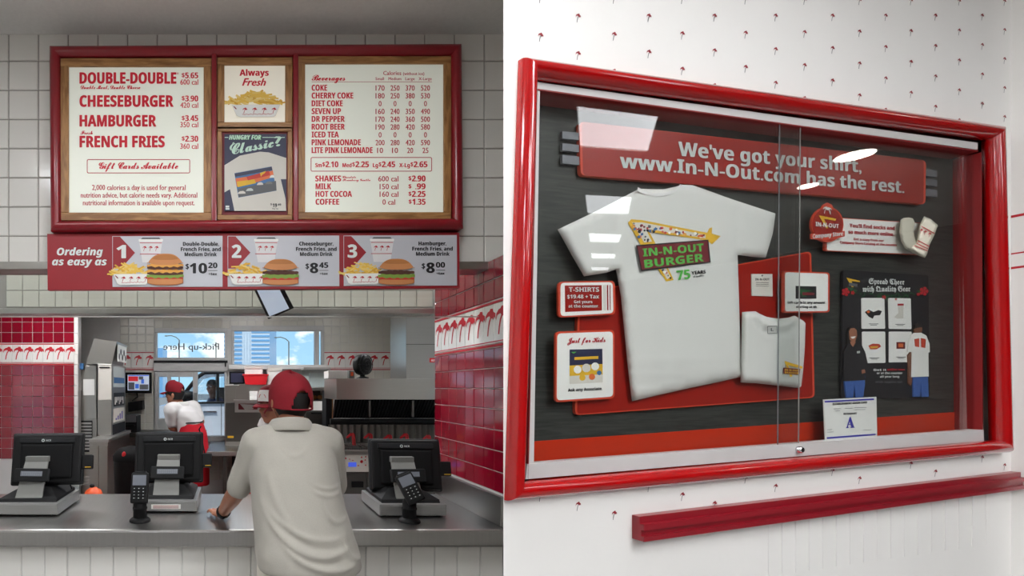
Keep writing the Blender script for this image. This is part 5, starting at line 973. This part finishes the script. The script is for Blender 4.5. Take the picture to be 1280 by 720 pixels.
tm = cab('timer', 'small grey timer with orange light beside the black fan', 'timer', 436.5, 463.5, 443.5, 4.05, .06, 'grey_plastic', Z_(473, 3.97)); ppart('indicator', 438.5, 465, 441.8, 470, 4.045, .006, M['orange_plastic'], tm)
fn = thing('desk_fan', 'black desk fan with round guard standing on the exhaust hood', 'fan', (X_(453, 4.15), 4.15, Z_(473, 3.97)))
f = FR(4.1); c_ = f.px(453, 456); mt = Matrix.Translation(c_) @ Matrix.Rotation(math.radians(90), 4, 'X') @ Matrix.Rotation(math.radians(35), 4, 'Y')
b = MB(); b.lathe([(.085, -.03), (.088, 0), (.085, .03), (.05, .045), (.02, .05)], (0, 0, 0), M['black'], 24, mt); b.build('housing', fn); b = MB()
for k in range(3): b.tube([mt @ V(((.03 + .025 * k) * math.cos(a * PI / 10), (.03 + .025 * k) * math.sin(a * PI / 10), .052 - .006 * k)) for a in range(21)], .003, M['dark'], 5, False)
for k in range(10): a = k * PI / 5; b.tube([mt @ V((.01 * math.cos(a), .01 * math.sin(a), .055)), mt @ V((.085 * math.cos(a), .085 * math.sin(a), .032))], .0022, M['dark'], 5, False)
b.build('guard', fn); b = MB(); b.tube([c_ + V((0, .03, -.02)), V((c_.x + .01, c_.y + .03, Z_(473, 3.97) + .01))], .02, M['black'], 10); b.build('neck', fn); b = MB(); b.lathe([(.05, 0), (.05, .012), (.02, .02)], (c_.x + .01, c_.y + .03, Z_(473, 3.97)), M['black'], 20); b.build('base', fn)
du = cab('steel_duct', 'tall steel extraction duct rising to the ceiling behind the red side wall', 'duct', 507.5, 332, 620, 4.5, .45, 'steel', 1.2); 
for y in (395, 430): ppart('seam', 508, y, 560, y + .7, 4.494, .008, M['steel_dark'], du, 0)
b = MB(); pbox(b, 537.5, 447.5, 546.5, 453, 4.49, .008, M['red_plastic'], 0); g = b.build('label', du); b = MB(); text(b, FR(4.488), 'HOT', 539, 545, 451.8, 2.6, 'bold', M['white_ink']); b.build('lettering', g)

# ------------------------------------------------------------------ outside the windows
tw = thing('office_tower', 'pale high-rise with horizontal blue window bands beyond the window', 'building', (3, 62, -.1))
x0, x1, x2, x3 = X_(280, 60), X_(305, 60), X_(337, 60), X_(345.5, 64); b = MB(); b.box((x0, 60, -.1), (x2, 68, 14), M['tower']); b.build('block', tw)
b = MB(); b.add([(x2, 60, -.1), (x3, 64, -.1), (x3, 64, 14), (x2, 60, 14), (x2, 68, -.1), (x2, 68, 14)], [(0, 1, 2, 3), (1, 4, 5, 2)], M['tower_glass']); b.build('glass_wing', tw)
for k in range(26):
    z = .4 + k * .52
    if z > 13.6: break
    b = MB(); b.box((x0, 59.93, z), (x1 - .25, 60, z + .24), M['tower_glass']); b.build('window_band', tw)
    b = MB(); b.box((x1 + .9, 59.95, z + .1), (x2, 60, z + .32), M['tower_glass']); b.build('window_band', tw)
for k in range(3): b = MB(); b.box((x1 - .15 + k * .35, 59.9, 0), (x1 + k * .35, 60, 14), M['tower']); b.build('pilaster', tw)
tw = thing('blue_tower', 'small blue glass tower low in the pick-up window', 'building', (X_(198, 90), 92, -.1))
b = MB(); b.box((X_(190, 90), 90, -.1), (X_(203.5, 90), 96, Z_(435, 90)), M['tower_glass']); b.build('block', tw); b = MB(); b.box((X_(191, 90), 90.5, Z_(435, 90)), (X_(203, 90), 95, Z_(434, 90)), M['tower']); b.build('roof', tw)
for k, (x, top, dirn) in enumerate(((361, 425, -1), (224, 423, -1), (270, 426, 0))):
    t = thing('street_lamp', ('slim street lamp with curved arm against the clouds in the wide window', 'slim street lamp behind the H of the window lettering', 'thin straight pole behind the P of the window lettering')[k], 'street lamp', (X_(x, 40), 40, -.1)); f = FR(40)
    b = MB(); b.tube([V((X_(x, 40), 40, -.1)), f.px(x, top + 2)], .05, M['grey_plastic'], 8); b.build('pole', t)
    if dirn: b = MB(); b.tube([f.px(x, top + 2), f.px(x - 4, top - 1.5), f.px(x - 10, top - 3.6), f.px(x - 15, top - 3.2)], .04, M['grey_plastic'], 6); b.build('arm', t); b = MB(); b.ell(f.px(x - 16, top - 3.1), (.16, .1, .05), M['grey_plastic'], None, 2); b.build('lamp_head', t)
# white car at the window
car = thing('white_car', 'white car stopped outside the pick-up window with its driver side towards it', 'car', (-.9, 8.0, -.12)); D = 7.3; f = FR(D)
b = MB(); b.slab([f.px(*p) for p in ((150, 520), (196, 508), (222, 504.5), (262, 503.5), (320, 503), (380, 505), (382, 560), (378, 578), (150, 580))], (0, -1, 0), 1.75, M['car']); b.build('body', car)
b = MB(); b.slab([FR(D + .1).px(*p) for p in ((246, 472), (256, 463.5), (300, 461), (350, 466), (352, 470), (300, 466.5), (258, 468.5))], (0, -1, 0), 1.55, M['car']); b.build('roof', car)
b = MB(); b.slab([FR(D + .1).px(*p) for p in ((308, 466), (352, 469), (378, 503), (312, 503))], (0, -1, 0), 1.55, M['car']); b.build('rear_quarter', car)
for dd in (.1, 1.6):
    for q in ([(224, 502), (247.5, 473), (254, 468.5), (270.5, 467), (271, 504)], [(273.5, 504), (273, 467), (308, 466), (309, 504)]):
        b = MB(); b.slab([FR(D + .1).px(*p) + V((0, dd - .1, 0)) for p in q], (0, -1, 0), .006, M['acrylic']); b.build('side_window', car)
b = MB(); ws = [FR(D + .1).px(*p) for p in ((221, 505), (248, 470))]; b.add([ws[0], ws[1], ws[1] + V((0, 1.5, 0)), ws[0] + V((0, 1.5, 0))], [(0, 1, 2, 3)], M['acrylic']); b.build('windscreen', car)
for dy in (.35, 1.0): b = MB(); q = FR(7.7).px(279, 492); b.box((q.x - .1, 7.3 + dy, .5), (q.x + .12, 7.75 + dy, 1.62), M['dark'], None, .05); b.build('seat', car)
b = MB(); b.tube([FR(D + .08).px(*p) for p in ((221, 504), (247, 471.5), (256, 465.5), (300, 464))], .03, M['black'], 8); b.build('roof_rail', car); b = MB(); b.tube([FR(D + .07).px(*p) for p in ((272.2, 465), (272.4, 503))], .022, M['black'], 8); b.build('door_pillar', car)
b = MB(); b.tube([FR(D - .004).px(*p) for p in ((222, 504.3), (262, 503.2), (320, 502.8))], .018, M['black'], 6); b.build('window_trim', car)
b = MB(); pbox(b, 254, 513.5, 271, 516, D - .02, .03, M['chrome'], .008); b.build('door_handle', car); b = MB(); pbox(b, 276.3, 505, 277, 560, D - .004, .01, M['dark'], 0); b.build('door_seam', car); b = MB(); pbox(b, 160, 560, 380, 566, D - .01, .03, M['dark'], .004); b.build('sill_trim', car)
b = MB(); b.ell(f.px(236, 496) + V((0, -.12, 0)), (.13, .07, .09), M['black'], None, 2); b.build('mirror', car)
for x in (180, 345): b = MB(); mt = Matrix.Translation(V((X_(x, D), D - .02, .24))) @ Matrix.Rotation(PI / 2, 4, 'X'); b.lathe([(.18, -.0), (.34, 0), (.36, -.05), (.36, -.2)], (0, 0, 0), M['rubber'], 28, mt); w_ = b.build('wheel', car); b = MB(); b.lathe([(.2, .012), (.17, .02), (.03, .03)], (0, 0, 0), M['alu'], 20, mt); b.build('hubcap', w_)

# ------------------------------------------------------------------ people
def rotz(a): return Matrix.Rotation(a, 3, 'Z')
def head_parts(b, c, R_, s, m):
    def e(p, r): b.ell(V(c) + R_ @ (V(p) * s), tuple(x * s for x in r), m, R_, 3)
    e((0, -.008, .030), (.074, .092, .086)); e((0, .020, -.035), (.060, .068, .070)); e((0, .052, -.085), (.030, .026, .026)); e((0, .066, -.050), (.040, .024, .034))
    e((0, .090, -.004), (.011, .014, .026)); e((0, .099, -.018), (.014, .014, .012)); e((0, .074, .030), (.052, .020, .014)); e((.034, .066, -.022), (.024, .022, .02)); e((-.034, .066, -.022), (.024, .022, .02))
    for sx in (-1, 1): e((sx * .083, -.010, -.012), (.013, .019, .032)); e((sx * .077, -.002, -.036), (.009, .012, .014))
def face_bits(t, c, R_, s):
    for sx in (-1, 1):
        b = MB(); b.ell(V(c) + R_ @ (V((sx * .031, .077, .012)) * s), (.0135 * s, .0115 * s, .0085 * s), M['eye'], R_, 2); e = b.build('eye', t)
        b = MB(); b.ell(V(c) + R_ @ (V((sx * .031, .0865, .012)) * s), (.0058 * s, .0035 * s, .0058 * s), M['iris'], R_, 2); b.build('iris', e)
        b = MB(); b.ell(V(c) + R_ @ (V((sx * .032, .090, .034)) * s), (.020 * s, .005 * s, .004 * s), M['hair'], R_, 2); b.build('eyebrow', t)
    b = MB(); b.ell(V(c) + R_ @ (V((0, .088, -.052)) * s), (.024 * s, .007 * s, .005 * s), M['lips'], R_, 2); b.ell(V(c) + R_ @ (V((0, .087, -.061)) * s), (.020 * s, .008 * s, .006 * s), M['lips'], R_, 2); b.build('lips', t)
def hand_parts(b, w_, d, up, side, m, s=1.0, curl=.25, spread=.16):
    """palm, four unequal bent fingers and a thumb; w_ wrist, d along the fingers, side towards the thumb"""
    w_, d, up, side = V(w_), V(d).normalized(), V(up).normalized(), V(side).normalized()
    b.ell(w_ + d * .045 * s, (.040 * s, .050 * s, .015 * s), m, Matrix((side, d, up)).transposed(), 3); b.ell(w_ + d * .02 * s, (.030 * s, .032 * s, .018 * s), m, Matrix((side, d, up)).transposed(), 3)
    for k, (o, l) in enumerate(((.030, .072), (.010, .082), (-.010, .076), (-.029, .058))):
        a = w_ + d * .082 * s + side * o * s; dd = (d + side * (o * spread / .03)).normalized()
        k1 = a + dd * l * .48 * s + up * .010 * s; k2 = k1 + (dd - up * (curl + .1)).normalized() * l * .30 * s; k3 = k2 + (dd - up * (curl * 2 + .15)).normalized() * l * .24 * s
        limb(b, a - dd * .02 * s, .0095 * s, k1, .0088 * s, m, 3); limb(b, k1, .0088 * s, k2, .008 * s, m, 2); limb(b, k2, .008 * s, k3, .007 * s, m, 2)
    a = w_ + d * .028 * s + side * .03 * s; k1 = a + (d * .7 + side * .75).normalized() * .038 * s; k2 = k1 + (d + side * .35).normalized() * .03 * s
    limb(b, a - side * .012 * s, .013 * s, k1, .011 * s, m, 3); limb(b, k1, .011 * s, k2, .0085 * s, m, 3)
def body_parts(b, J, m):
    head_parts(b, J['head'], J['R'], J.get('s', 1), m)
    limb(b, J['neck'], .056, V(J['head']) + J['R'] @ V((0, -.02, -.05)), .054, m, 4)
    limb(b, J['pelvis'], .125, V(J['pelvis']).lerp(V(J['neck']), .45), .112, m, 4); limb(b, V(J['pelvis']).lerp(V(J['neck']), .45), .112, V(J['pelvis']).lerp(V(J['neck']), .78), .098, m, 4)
    for k in ('l', 'r'):
        limb(b, V(J['pelvis']).lerp(V(J['neck']), .8), .088, J['sh' + k], .058, m, 4)
        limb(b, J['sh' + k], .056, J['el' + k], .042, m); limb(b, J['el' + k], .043, V(J['el' + k]).lerp(V(J['wr' + k]), .35), .041, m, 3); limb(b, V(J['el' + k]).lerp(V(J['wr' + k]), .35), .041, J['wr' + k], .027, m, 5)
        hand_parts(b, *J['hand' + k], m, .98)
        limb(b, J['hip' + k], .095, J['kn' + k], .060, m); limb(b, J['kn' + k], .060, V(J['kn' + k]).lerp(V(J['an' + k]), .3), .056, m, 3); limb(b, V(J['kn' + k]).lerp(V(J['an' + k]), .3), .056, J['an' + k], .038, m, 4)
        limb(b, J['an' + k], .038, J['toe' + k], .030, m, 4)
def cap_mesh(name, t, c, R_, rx, ry, h, m, skirt=.045, arch=True, brim=.07, logo=None):
    """baseball cap: c is the centre of its rim, front along local +y"""
    c = V(c); seg, rows = 80, 26
    def P(a, v, off=0.0):
        if v < .25: k = 1; z = skirt * v / .25
        else: u = (v - .25) / .75 * PI / 2; k = math.cos(u) ** .74; z = skirt + (h - skirt) * math.sin(u)
        r = 1 + off / rx; return c + R_ @ V((rx * r * k * math.cos(a), ry * r * k * math.sin(a), z + .010 * math.sin(a) + (off if v > .8 else 0)))
    vs = [P(2 * PI * i / seg, v / rows) for v in range(rows + 1) for i in range(seg)]; fs = []
    for v in range(rows):
        for i in range(seg):
            a = 2 * PI * (i + .5) / seg; back = abs(a - 1.5 * PI); vv = (v + .5) / rows
            if arch and v >= 1 and (back / .52) ** 2 + ((vv - .06) / .36) ** 2 < 1: continue
            fs.append((v * seg + i, v * seg + (i + 1) % seg, (v + 1) * seg + (i + 1) % seg, (v + 1) * seg + i))
    b = MB(); b.add(vs, fs, m, True); o = b.build(name, t); sd = o.modifiers.new('thickness', 'SOLIDIFY'); sd.thickness = .003; sd.offset = 1
    b = MB(); b.ell(P(0, 1) + R_ @ V((0, 0, .003)), (.008, .008, .005), m, None, 2); b.build('button', o)
    n = 16; vs = []
    for j in range(5):
        for i in range(n + 1):
            a = PI / 2 + (i / n - .5) * 2.1; f = j / 4; k = math.cos((i / n - .5) * 2.1); q = V((rx * math.cos(a), ry * math.sin(a) + brim * f * max(0, k) ** .7, .006 - .012 * math.sin(a) - .018 * f * f - .014 * (abs(i / n - .5) * 2) ** 2 * f)); vs.append(c + R_ @ q)
    b = MB(); b.add(vs, [(j * (n + 1) + i, j * (n + 1) + i + 1, (j + 1) * (n + 1) + i + 1, (j + 1) * (n + 1) + i) for j in range(4) for i in range(n)], m, True); q = b.build('brim', o); sd = q.modifiers.new('thickness', 'SOLIDIFY'); sd.thickness = .004
    if logo:
        b = MB(); a0, a1, v0, v1 = logo; g = [[P(a0 + (a1 - a0) * i / 8, v0 + (v1 - v0) * j / 6, .0045) for i in range(9)] for j in range(7)]
        b.add([p for r in g for p in r], [(j * 9 + i, j * 9 + i + 1, (j + 1) * 9 + i + 1, (j + 1) * 9 + i) for j in range(6) for i in range(8)], M['white'], True); b.build('front_panel', o)
        b = MB(); b.add([P(a0 + (a1 - a0) * u, v0 + (v1 - v0) * v, .006) for u, v in ((.2, .35), (.8, .35), (.7, .6), (.3, .6))], [(0, 1, 2, 3)], M['red_print']); b.build('print', o)
    return o
def hair_mesh(t, c, R_, s, low=-.05, m='hair', top=.118):
    """short hair hugging the back and sides of the skull"""
    seg, rows = 36, 14; vs = []; c = V(c)
    for v in range(rows + 1):
        for i in range(seg):
            a = 2 * PI * i / seg; front = max(0, math.sin(a)); zl = low + .085 * front ** .6; z = zl + (top - zl) * v / rows; u = max(0, 1 - ((z - .03) / .092) ** 2) ** .5 if z > .03 else max(.55, 1 - ((z - .03) / .16) ** 2)
            vs.append(c + R_ @ (V((.0785 * u * math.cos(a), -.010 + .097 * u * math.sin(a), z)) * s))
    b = MB(); b.add(vs, [(v * seg + i, v * seg + (i + 1) % seg, (v + 1) * seg + (i + 1) % seg, (v + 1) * seg + i) for v in range(rows) for i in range(seg)], M[m], True); o = b.build('hair', t); sd = o.modifiers.new('thickness', 'SOLIDIFY'); sd.thickness = .006; sd.offset = .5; return o
def collar(t, c, r, m, tilt=0.0, open_=0.5, face=1):
    """folded shirt collar round the neck, open at the front"""
    n = 30; vs = []
    for i in range(n + 1):
        a = PI / 2 * face + open_ + (2 * PI - 2 * open_) * i / n
        for rr, z in ((r * .92, .0), (r * .93, .034), (r * 1.0, .040), (r * 1.12, .028), (r * 1.32, -.010), (r * 1.30, -.014)): vs.append(V(c) + V((rr * 1.05 * math.cos(a), rr * math.sin(a), z - tilt * math.sin(a) * r * 2)))
    b = MB(); b.add(vs, [(i * 6 + k, i * 6 + k + 1, (i + 1) * 6 + k + 1, (i + 1) * 6 + k) for i in range(n) for k in range(5)], m, True); o = b.build('collar', t); sd = o.modifiers.new('thickness', 'SOLIDIFY'); sd.thickness = .004; return o
def shoes(t, J, m):
    for k in ('l', 'r'):
        a, c = V(J['an' + k]), V(J['toe' + k]); b = MB(); d = (c - a); d.z = 0; d.normalize(); sx = V((d.y, -d.x, 0)); pts = [(-.07, .03), (-.05, .04), (.05, .045), (.12, .048), (.17, .036), (.19, .015)]
        lo = []; hi = []
        vs = []
        for f, w_ in pts:
            hgt = .09 if f < .03 else .065 if f < .1 else .045
            for u, z in ((-1, 0), (1, 0), (.75, hgt), (-.75, hgt)): p = V((a.x, a.y, 0)) + d * f + sx * w_ * u; vs.append((p.x, p.y, z + .001))
        n = len(pts); b.add(vs, [(i * 4 + q, i * 4 + (q + 1) % 4, (i + 1) * 4 + (q + 1) % 4, (i + 1) * 4 + q) for i in range(n - 1) for q in range(4)] + [(0, 1, 2, 3), (4 * n - 4, 4 * n - 3, 4 * n - 2, 4 * n - 1)], m, True); b.build('shoe', t)

# the customer leaning on the counter, seen from behind
J = dict(head=(.252, 2.195, 1.555), R=rotz(math.radians(22)), neck=(.248, 2.15, 1.42), pelvis=(.30, 2.03, .92),
         shl=(.095, 2.13, 1.375), ell=(.022, 2.215, 1.155), wrl=(-.052, 2.445, .993), handl=((-.055, 2.455, .984), (-.30, .95, -.10), (.0, .1, 1), (.95, .30, 0)),
         shr=(.415, 2.13, 1.375), elr=(.455, 2.215, 1.165), wrr=(.40, 2.44, 1.0), handr=((.395, 2.45, .984), (.15, .95, -.10), (0, .1, 1), (-.95, .1, 0)),
         hipl=(.205, 2.02, .88), knl=(.19, 2.05, .48), anl=(.18, 1.98, .08), toel=(.17, 2.10, .035), hipr=(.395, 2.02, .88), knr=(.41, 2.05, .48), anr=(.42, 1.98, .08), toer=(.44, 2.10, .035))
man = thing('person', 'customer in ivory polo shirt and red cap leaning on the counter, seen from behind', 'person', (.30, 2.0, 0))
blob('body', lambda b: body_parts(b, J, M['skin']), M['skin'], .0048, 5, None, man); face_bits(man, J['head'], J['R'], 1); hair_mesh(man, J['head'], J['R'], 1.0, -.075, 'hair', .035)
def crease(p, n):
    """soft folds of the polo: pulls from the arms, rolls above the waist"""
    x, z = p.x, p.z; back = max(0, -n.y)
    s = .0055 * NZ.noise(V((x * 7, p.y * 7, z * 5))) + .0022 * NZ.noise(V((x * 22, p.y * 22, z * 17)))
    def fold(x0, z0, x1, z1, w_, amp, bow=0.0):
        dx, dz = x1 - x0, z1 - z0; L = math.hypot(dx, dz); u = ((x - x0) * dx + (z - z0) * dz) / (L * L); v = ((x - x0) * dz - (z - z0) * dx) / L + bow * (u - .5) ** 2
        k = max(0, min(1, u * 4, (1 - u) * 4)); return amp * k * math.exp(-(v / w_) ** 2)
    f = fold(.10, 1.10, .44, .98, .012, .010, .25) + fold(.12, 1.02, .46, .93, .013, .012, .3) + fold(.16, .965, .50, .885, .012, .012, .25) + fold(.33, 1.12, .46, 1.06, .010, .008, .2) + fold(.30, 1.19, .45, 1.175, .008, .007, .1) + fold(.30, 1.215, .46, 1.205, .007, .006, .1)
    f += fold(.17, 1.345, .32, 1.325, .009, .005, .3) + fold(.12, 1.28, .22, 1.05, .014, .006, .1) + fold(.40, 1.02, .50, .91, .010, .010, .2) + fold(.08, 1.20, .20, 1.0, .012, .005, .1) + fold(.44, 1.32, .46, 1.20, .008, .006, 0)
    f -= fold(.13, 1.06, .46, .95, .010, .006, .3) + fold(.14, .99, .47, .905, .010, .006, .3)
    return s + f * (.35 + .65 * back)
def polo(b):
    m = M['shirt']
    loft(b, [(.882, .305, 2.015, .205, .145), (.90, .304, 2.015, .212, .152), (.95, .298, 2.02, .212, .15), (1.03, .286, 2.04, .203, .145), (1.10, .272, 2.055, .194, .14), (1.18, .262, 2.075, .188, .137), (1.26, .256, 2.095, .186, .135), (1.33, .254, 2.115, .180, .125), (1.375, .254, 2.13, .168, .11), (1.41, .252, 2.14, .132, .092), (1.44, .25, 2.15, .095, .08), (1.45, .249, 2.155, .073, .07)], m, 40, 2.5)
    for sh, el in (('shl', 'ell'), ('shr', 'elr')):
        a, e = V(J[sh]), V(J[el]); limb(b, a + (V((.252, 2.13, 1.40)) - a) * .45, .074, a, .066, m, 4); limb(b, a, .066, a.lerp(e, .6), .058, m, 4); limb(b, a.lerp(e, .6), .060, a.lerp(e, .93), .058, m, 3)
blob('polo_shirt', polo, M['shirt'], .0075, 16, crease, man)
collar(man, (.249, 2.152, 1.431), .078, M['shirt'], .12, .45)
def slacks(b):
    m = M['trousers']; loft(b, [(.70, .30, 2.02, .19, .12), (.80, .30, 2.01, .198, .138), (.93, .30, 2.02, .19, .135), (.98, .296, 2.03, .18, .125)], m, 32, 2.4)
    for k in ('l', 'r'): limb(b, J['hip' + k], .108, J['kn' + k], .082, m); limb(b, J['kn' + k], .082, V(J['an' + k]) + V((0, 0, -.02)), .07, m)
blob('trousers', slacks, M['trousers'], .009, 6, lambda p, n: .004 * NZ.noise(p * 9), man); shoes(man, J, M['sole'])
cap_mesh('cap', man, (.2545, 2.187, 1.524), rotz(math.radians(22)), .0895, .112, .154, M['cap_red'])
b = MB(); mt = Matrix.Translation((-.046, 2.425, 1.005)) @ V((-.3, .8, -.5)).to_track_quat('Z', 'Y').to_matrix().to_4x4(); b.lathe([(.031, -.011), (.0345, -.011), (.0345, .011), (.031, .011)], (0, 0, 0), M['black'], 24, mt); b.build('wristband', man)

# the cashier behind the counter, facing him
J2 = dict(head=(.268, 3.43, 1.478), R=rotz(math.radians(180 - 38)), neck=(.275, 3.46, 1.345), pelvis=(.28, 3.48, .88),
          shl=(.45, 3.46, 1.285), ell=(.50, 3.40, 1.02), wrl=(.38, 3.20, .99), handl=((.38, 3.19, .975), (-.2, -.95, -.1), (0, -.1, 1), (-.95, .2, 0)),
          shr=(.15, 3.46, 1.27), elr=(.05, 3.42, 1.03), wrr=(.14, 3.22, .99), handr=((.14, 3.21, .975), (.2, -.95, -.1), (0, -.1, 1), (.95, .2, 0)),
          hipl=(.37, 3.48, .84), knl=(.38, 3.46, .46), anl=(.38, 3.50, .08), toel=(.39, 3.38, .035), hipr=(.19, 3.48, .84), knr=(.18, 3.46, .46), anr=(.18, 3.50, .08), toer=(.17, 3.38, .035))
cas = thing('person', 'cashier in white uniform and red cap with white front, half hidden behind the customer', 'person', (.28, 3.48, 0))
blob('body', lambda b: body_parts(b, J2, M['skin']), M['skin'], .0058, 5, None, cas); face_bits(cas, J2['head'], J2['R'], 1); hair_mesh(cas, J2['head'], J2['R'], 1.0, -.03, 'hair', .04)
def blouse2(b):
    m = M['uniform']; loft(b, [(.84, .28, 3.48, .185, .14), (1.0, .28, 3.48, .175, .135), (1.15, .278, 3.475, .18, .13), (1.24, .276, 3.465, .160, .116), (1.29, .275, 3.46, .128, .10), (1.33, .275, 3.46, .105, .08), (1.365, .275, 3.46, .072, .068)], m, 32, 2.4)
    for k in ('l', 'r'): limb(b, J2['sh' + k], .062, V(J2['sh' + k]).lerp(V(J2['el' + k]), .75), .062, m, 5)
blob('blouse', blouse2, M['uniform'], .009, 5, lambda p, n: .004 * NZ.noise(p * 12), cas); collar(cas, (.275, 3.46, 1.36), .075, M['uniform'], -.1, .5, -1)
b = MB(); loft(b, [(.45, .28, 3.46, .20, .14), (.9, .28, 3.475, .195, .15), (.98, .28, 3.478, .186, .146)], M['apron'], 32, 2.4); b.build('apron', cas)
def slacks2(b):
    for k in ('l', 'r'): limb(b, J2['hip' + k], .10, J2['kn' + k], .078, M['uniform']); limb(b, J2['kn' + k], .078, J2['an' + k], .066, M['uniform'])
blob('trousers', slacks2, M['uniform'], .01, 5, None, cas); shoes(cas, J2, M['sole'])
cap_mesh('cap', cas, V(J2['head']) + V((-.004, -.006, .026)), J2['R'], .0865, .104, .118, M['cap_red'], .035, True, .075, (PI / 2 - .55, PI / 2 + .55, .05, .55))

# the worker at the pick-up window, bent forward, back to us
J3 = dict(head=(-.635, 5.44, 1.535), R=rotz(math.radians(72)), neck=(-.575, 5.46, 1.405), pelvis=(-.44, 5.47, 1.0),
          shl=(-.665, 5.34, 1.375), ell=(-.665, 5.40, 1.185), wrl=(-.60, 5.60, 1.135), handl=((-.60, 5.61, 1.13), (.0, 1, -.1), (0, .1, 1), (1, 0, 0)),
          shr=(-.44, 5.56, 1.39), elr=(-.355, 5.52, 1.235), wrr=(-.44, 5.68, 1.15), handr=((-.45, 5.69, 1.145), (-.4, .9, -.1), (0, .1, 1), (-.9, -.4, 0)),
          hipl=(-.46, 5.39, .93), knl=(-.47, 5.40, .5), anl=(-.44, 5.40, .08), toel=(-.55, 5.43, .035), hipr=(-.42, 5.55, .93), knr=(-.43, 5.56, .5), anr=(-.40, 5.56, .08), toer=(-.51, 5.59, .035))
wk = thing('person', 'worker in white shirt, red cap and red apron bending at the pick-up window', 'person', (-.44, 5.47, 0))
blob('body', lambda b: body_parts(b, J3, M['skin']), M['skin'], .0065, 5, None, wk); face_bits(wk, J3['head'], J3['R'], 1); hair_mesh(wk, J3['head'], J3['R'], 1.0, -.05, 'hair', .045)
b = MB()
for sx in (-1, 1): b.ell(V(J3['head']) + J3['R'] @ V((sx * .034, .088, .010)), (.022, .005, .015), M['black'], J3['R'], 2); b.tube([V(J3['head']) + J3['R'] @ V((sx * .052, .085, .014)), V(J3['head']) + J3['R'] @ V((sx * .082, .0, .014))], .003, M['black'], 5)
b.build('glasses', wk)
def blouse3(b):
    m = M['uniform']; A = V(J3['pelvis']); loft(b, [(1.05, -.445, 5.47, .155, .15), (1.15, -.46, 5.47, .152, .145), (1.23, -.49, 5.465, .158, .15), (1.30, -.525, 5.46, .16, .155), (1.36, -.55, 5.46, .148, .15), (1.40, -.565, 5.46, .11, .115), (1.43, -.575, 5.46, .075, .08)], m, 32, 2.3)
    for k in ('l', 'r'): limb(b, V(J3['sh' + k]).lerp(V((-.555, 5.46, 1.38)), .5), .085, J3['sh' + k], .084, m, 3); limb(b, J3['sh' + k], .084, V(J3['sh' + k]).lerp(V(J3['el' + k]), .78), .062, m, 5)
blob('blouse', blouse3, M['uniform'], .009, 12, lambda p, n: .005 * NZ.noise(p * 12) + .004 * math.sin(p.z * 60 + p.x * 40) * max(0, .5 - abs(p.z - 1.25) * 3), wk); collar(wk, (-.575, 5.46, 1.42), .075, M['uniform'], 0, .4)
def apron3(b): loft(b, [(.55, -.42, 5.47, .165, .15), (.9, -.43, 5.47, .168, .16), (1.12, -.445, 5.47, .160, .158), (1.22, -.475, 5.47, .150, .152), (1.235, -.48, 5.47, .14, .14)], M['apron'], 32, 2.3)
blob('apron', apron3, M['apron'], .01, 4, lambda p, n: .004 * NZ.noise(p * 10), wk)
b = MB(); b.tube([V((-.34, 5.318, 1.20)), V((-.36, 5.312, 1.17)), V((-.33, 5.318, 1.05)), V((-.30, 5.33, .9))], .008, M['black'], 6); b.tube([V((-.60, 5.36, 1.225)), V((-.48, 5.313, 1.235)), V((-.35, 5.33, 1.24)), V((-.325, 5.42, 1.245))], .007, M['black'], 6); b.build('apron_tie', wk)
def slacks3(b):
    for k in ('l', 'r'): limb(b, J3['hip' + k], .10, J3['kn' + k], .078, M['uniform']); limb(b, J3['kn' + k], .078, J3['an' + k], .066, M['uniform'])
blob('trousers', slacks3, M['uniform'], .01, 5, None, wk); shoes(wk, J3, M['sole'])
cap_mesh('cap', wk, V(J3['head']) + V((0, 0, .034)), J3['R'], .0875, .106, .118, M['cap_red'], .035, True, .075)

# the driver in the white car
J4 = dict(head=(-.33, 7.78, 1.62), R=rotz(math.radians(150)), neck=(-.32, 7.80, 1.48), pelvis=(-.27, 7.8, .75),
          shl=(-.20, 7.68, 1.40), ell=(-.34, 7.56, 1.15), wrl=(-.58, 7.62, 1.12), handl=((-.59, 7.62, 1.12), (-1, 0, 0), (0, 0, 1), (0, 1, 0)),
          shr=(-.34, 7.98, 1.40), elr=(-.46, 8.02, 1.15), wrr=(-.66, 7.95, 1.14), handr=((-.67, 7.95, 1.14), (-1, 0, 0), (0, 0, 1), (0, -1, 0)),
          hipl=(-.32, 7.7, .72), knl=(-.72, 7.7, .78), anl=(-.95, 7.7, .42), toel=(-1.05, 7.7, .40), hipr=(-.32, 7.9, .72), knr=(-.72, 7.9, .78), anr=(-.95, 7.9, .42), toer=(-1.05, 7.9, .40))
dv = thing('person', 'driver in dark clothes sitting in the white car outside the window', 'person', (-.27, 7.8, .6))
blob('body', lambda b: body_parts(b, J4, M['skin_dark']), M['skin_dark'], .008, 4, None, dv); hair_mesh(dv, J4['head'], J4['R'], 1.02, -.03); face_bits(dv, J4['head'], J4['R'], 1)
def jacket4(b):
    loft(b, [(.72, -.27, 7.8, .17, .19), (1.0, -.27, 7.81, .155, .19), (1.25, -.28, 7.82, .15, .2), (1.38, -.29, 7.82, .13, .19), (1.44, -.31, 7.81, .08, .1)], M['navy'], 28, 2.3)
    for k in ('l', 'r'): limb(b, J4['sh' + k], .075, J4['el' + k], .06, M['navy'], 5); limb(b, J4['el' + k], .06, J4['wr' + k], .042, M['navy'], 5); limb(b, J4['hip' + k], .1, J4['kn' + k], .08, M['navy'], 5); limb(b, J4['kn' + k], .08, J4['an' + k], .06, M['navy'], 5)
blob('clothes', jacket4, M['navy'], .012, 4, None, dv)
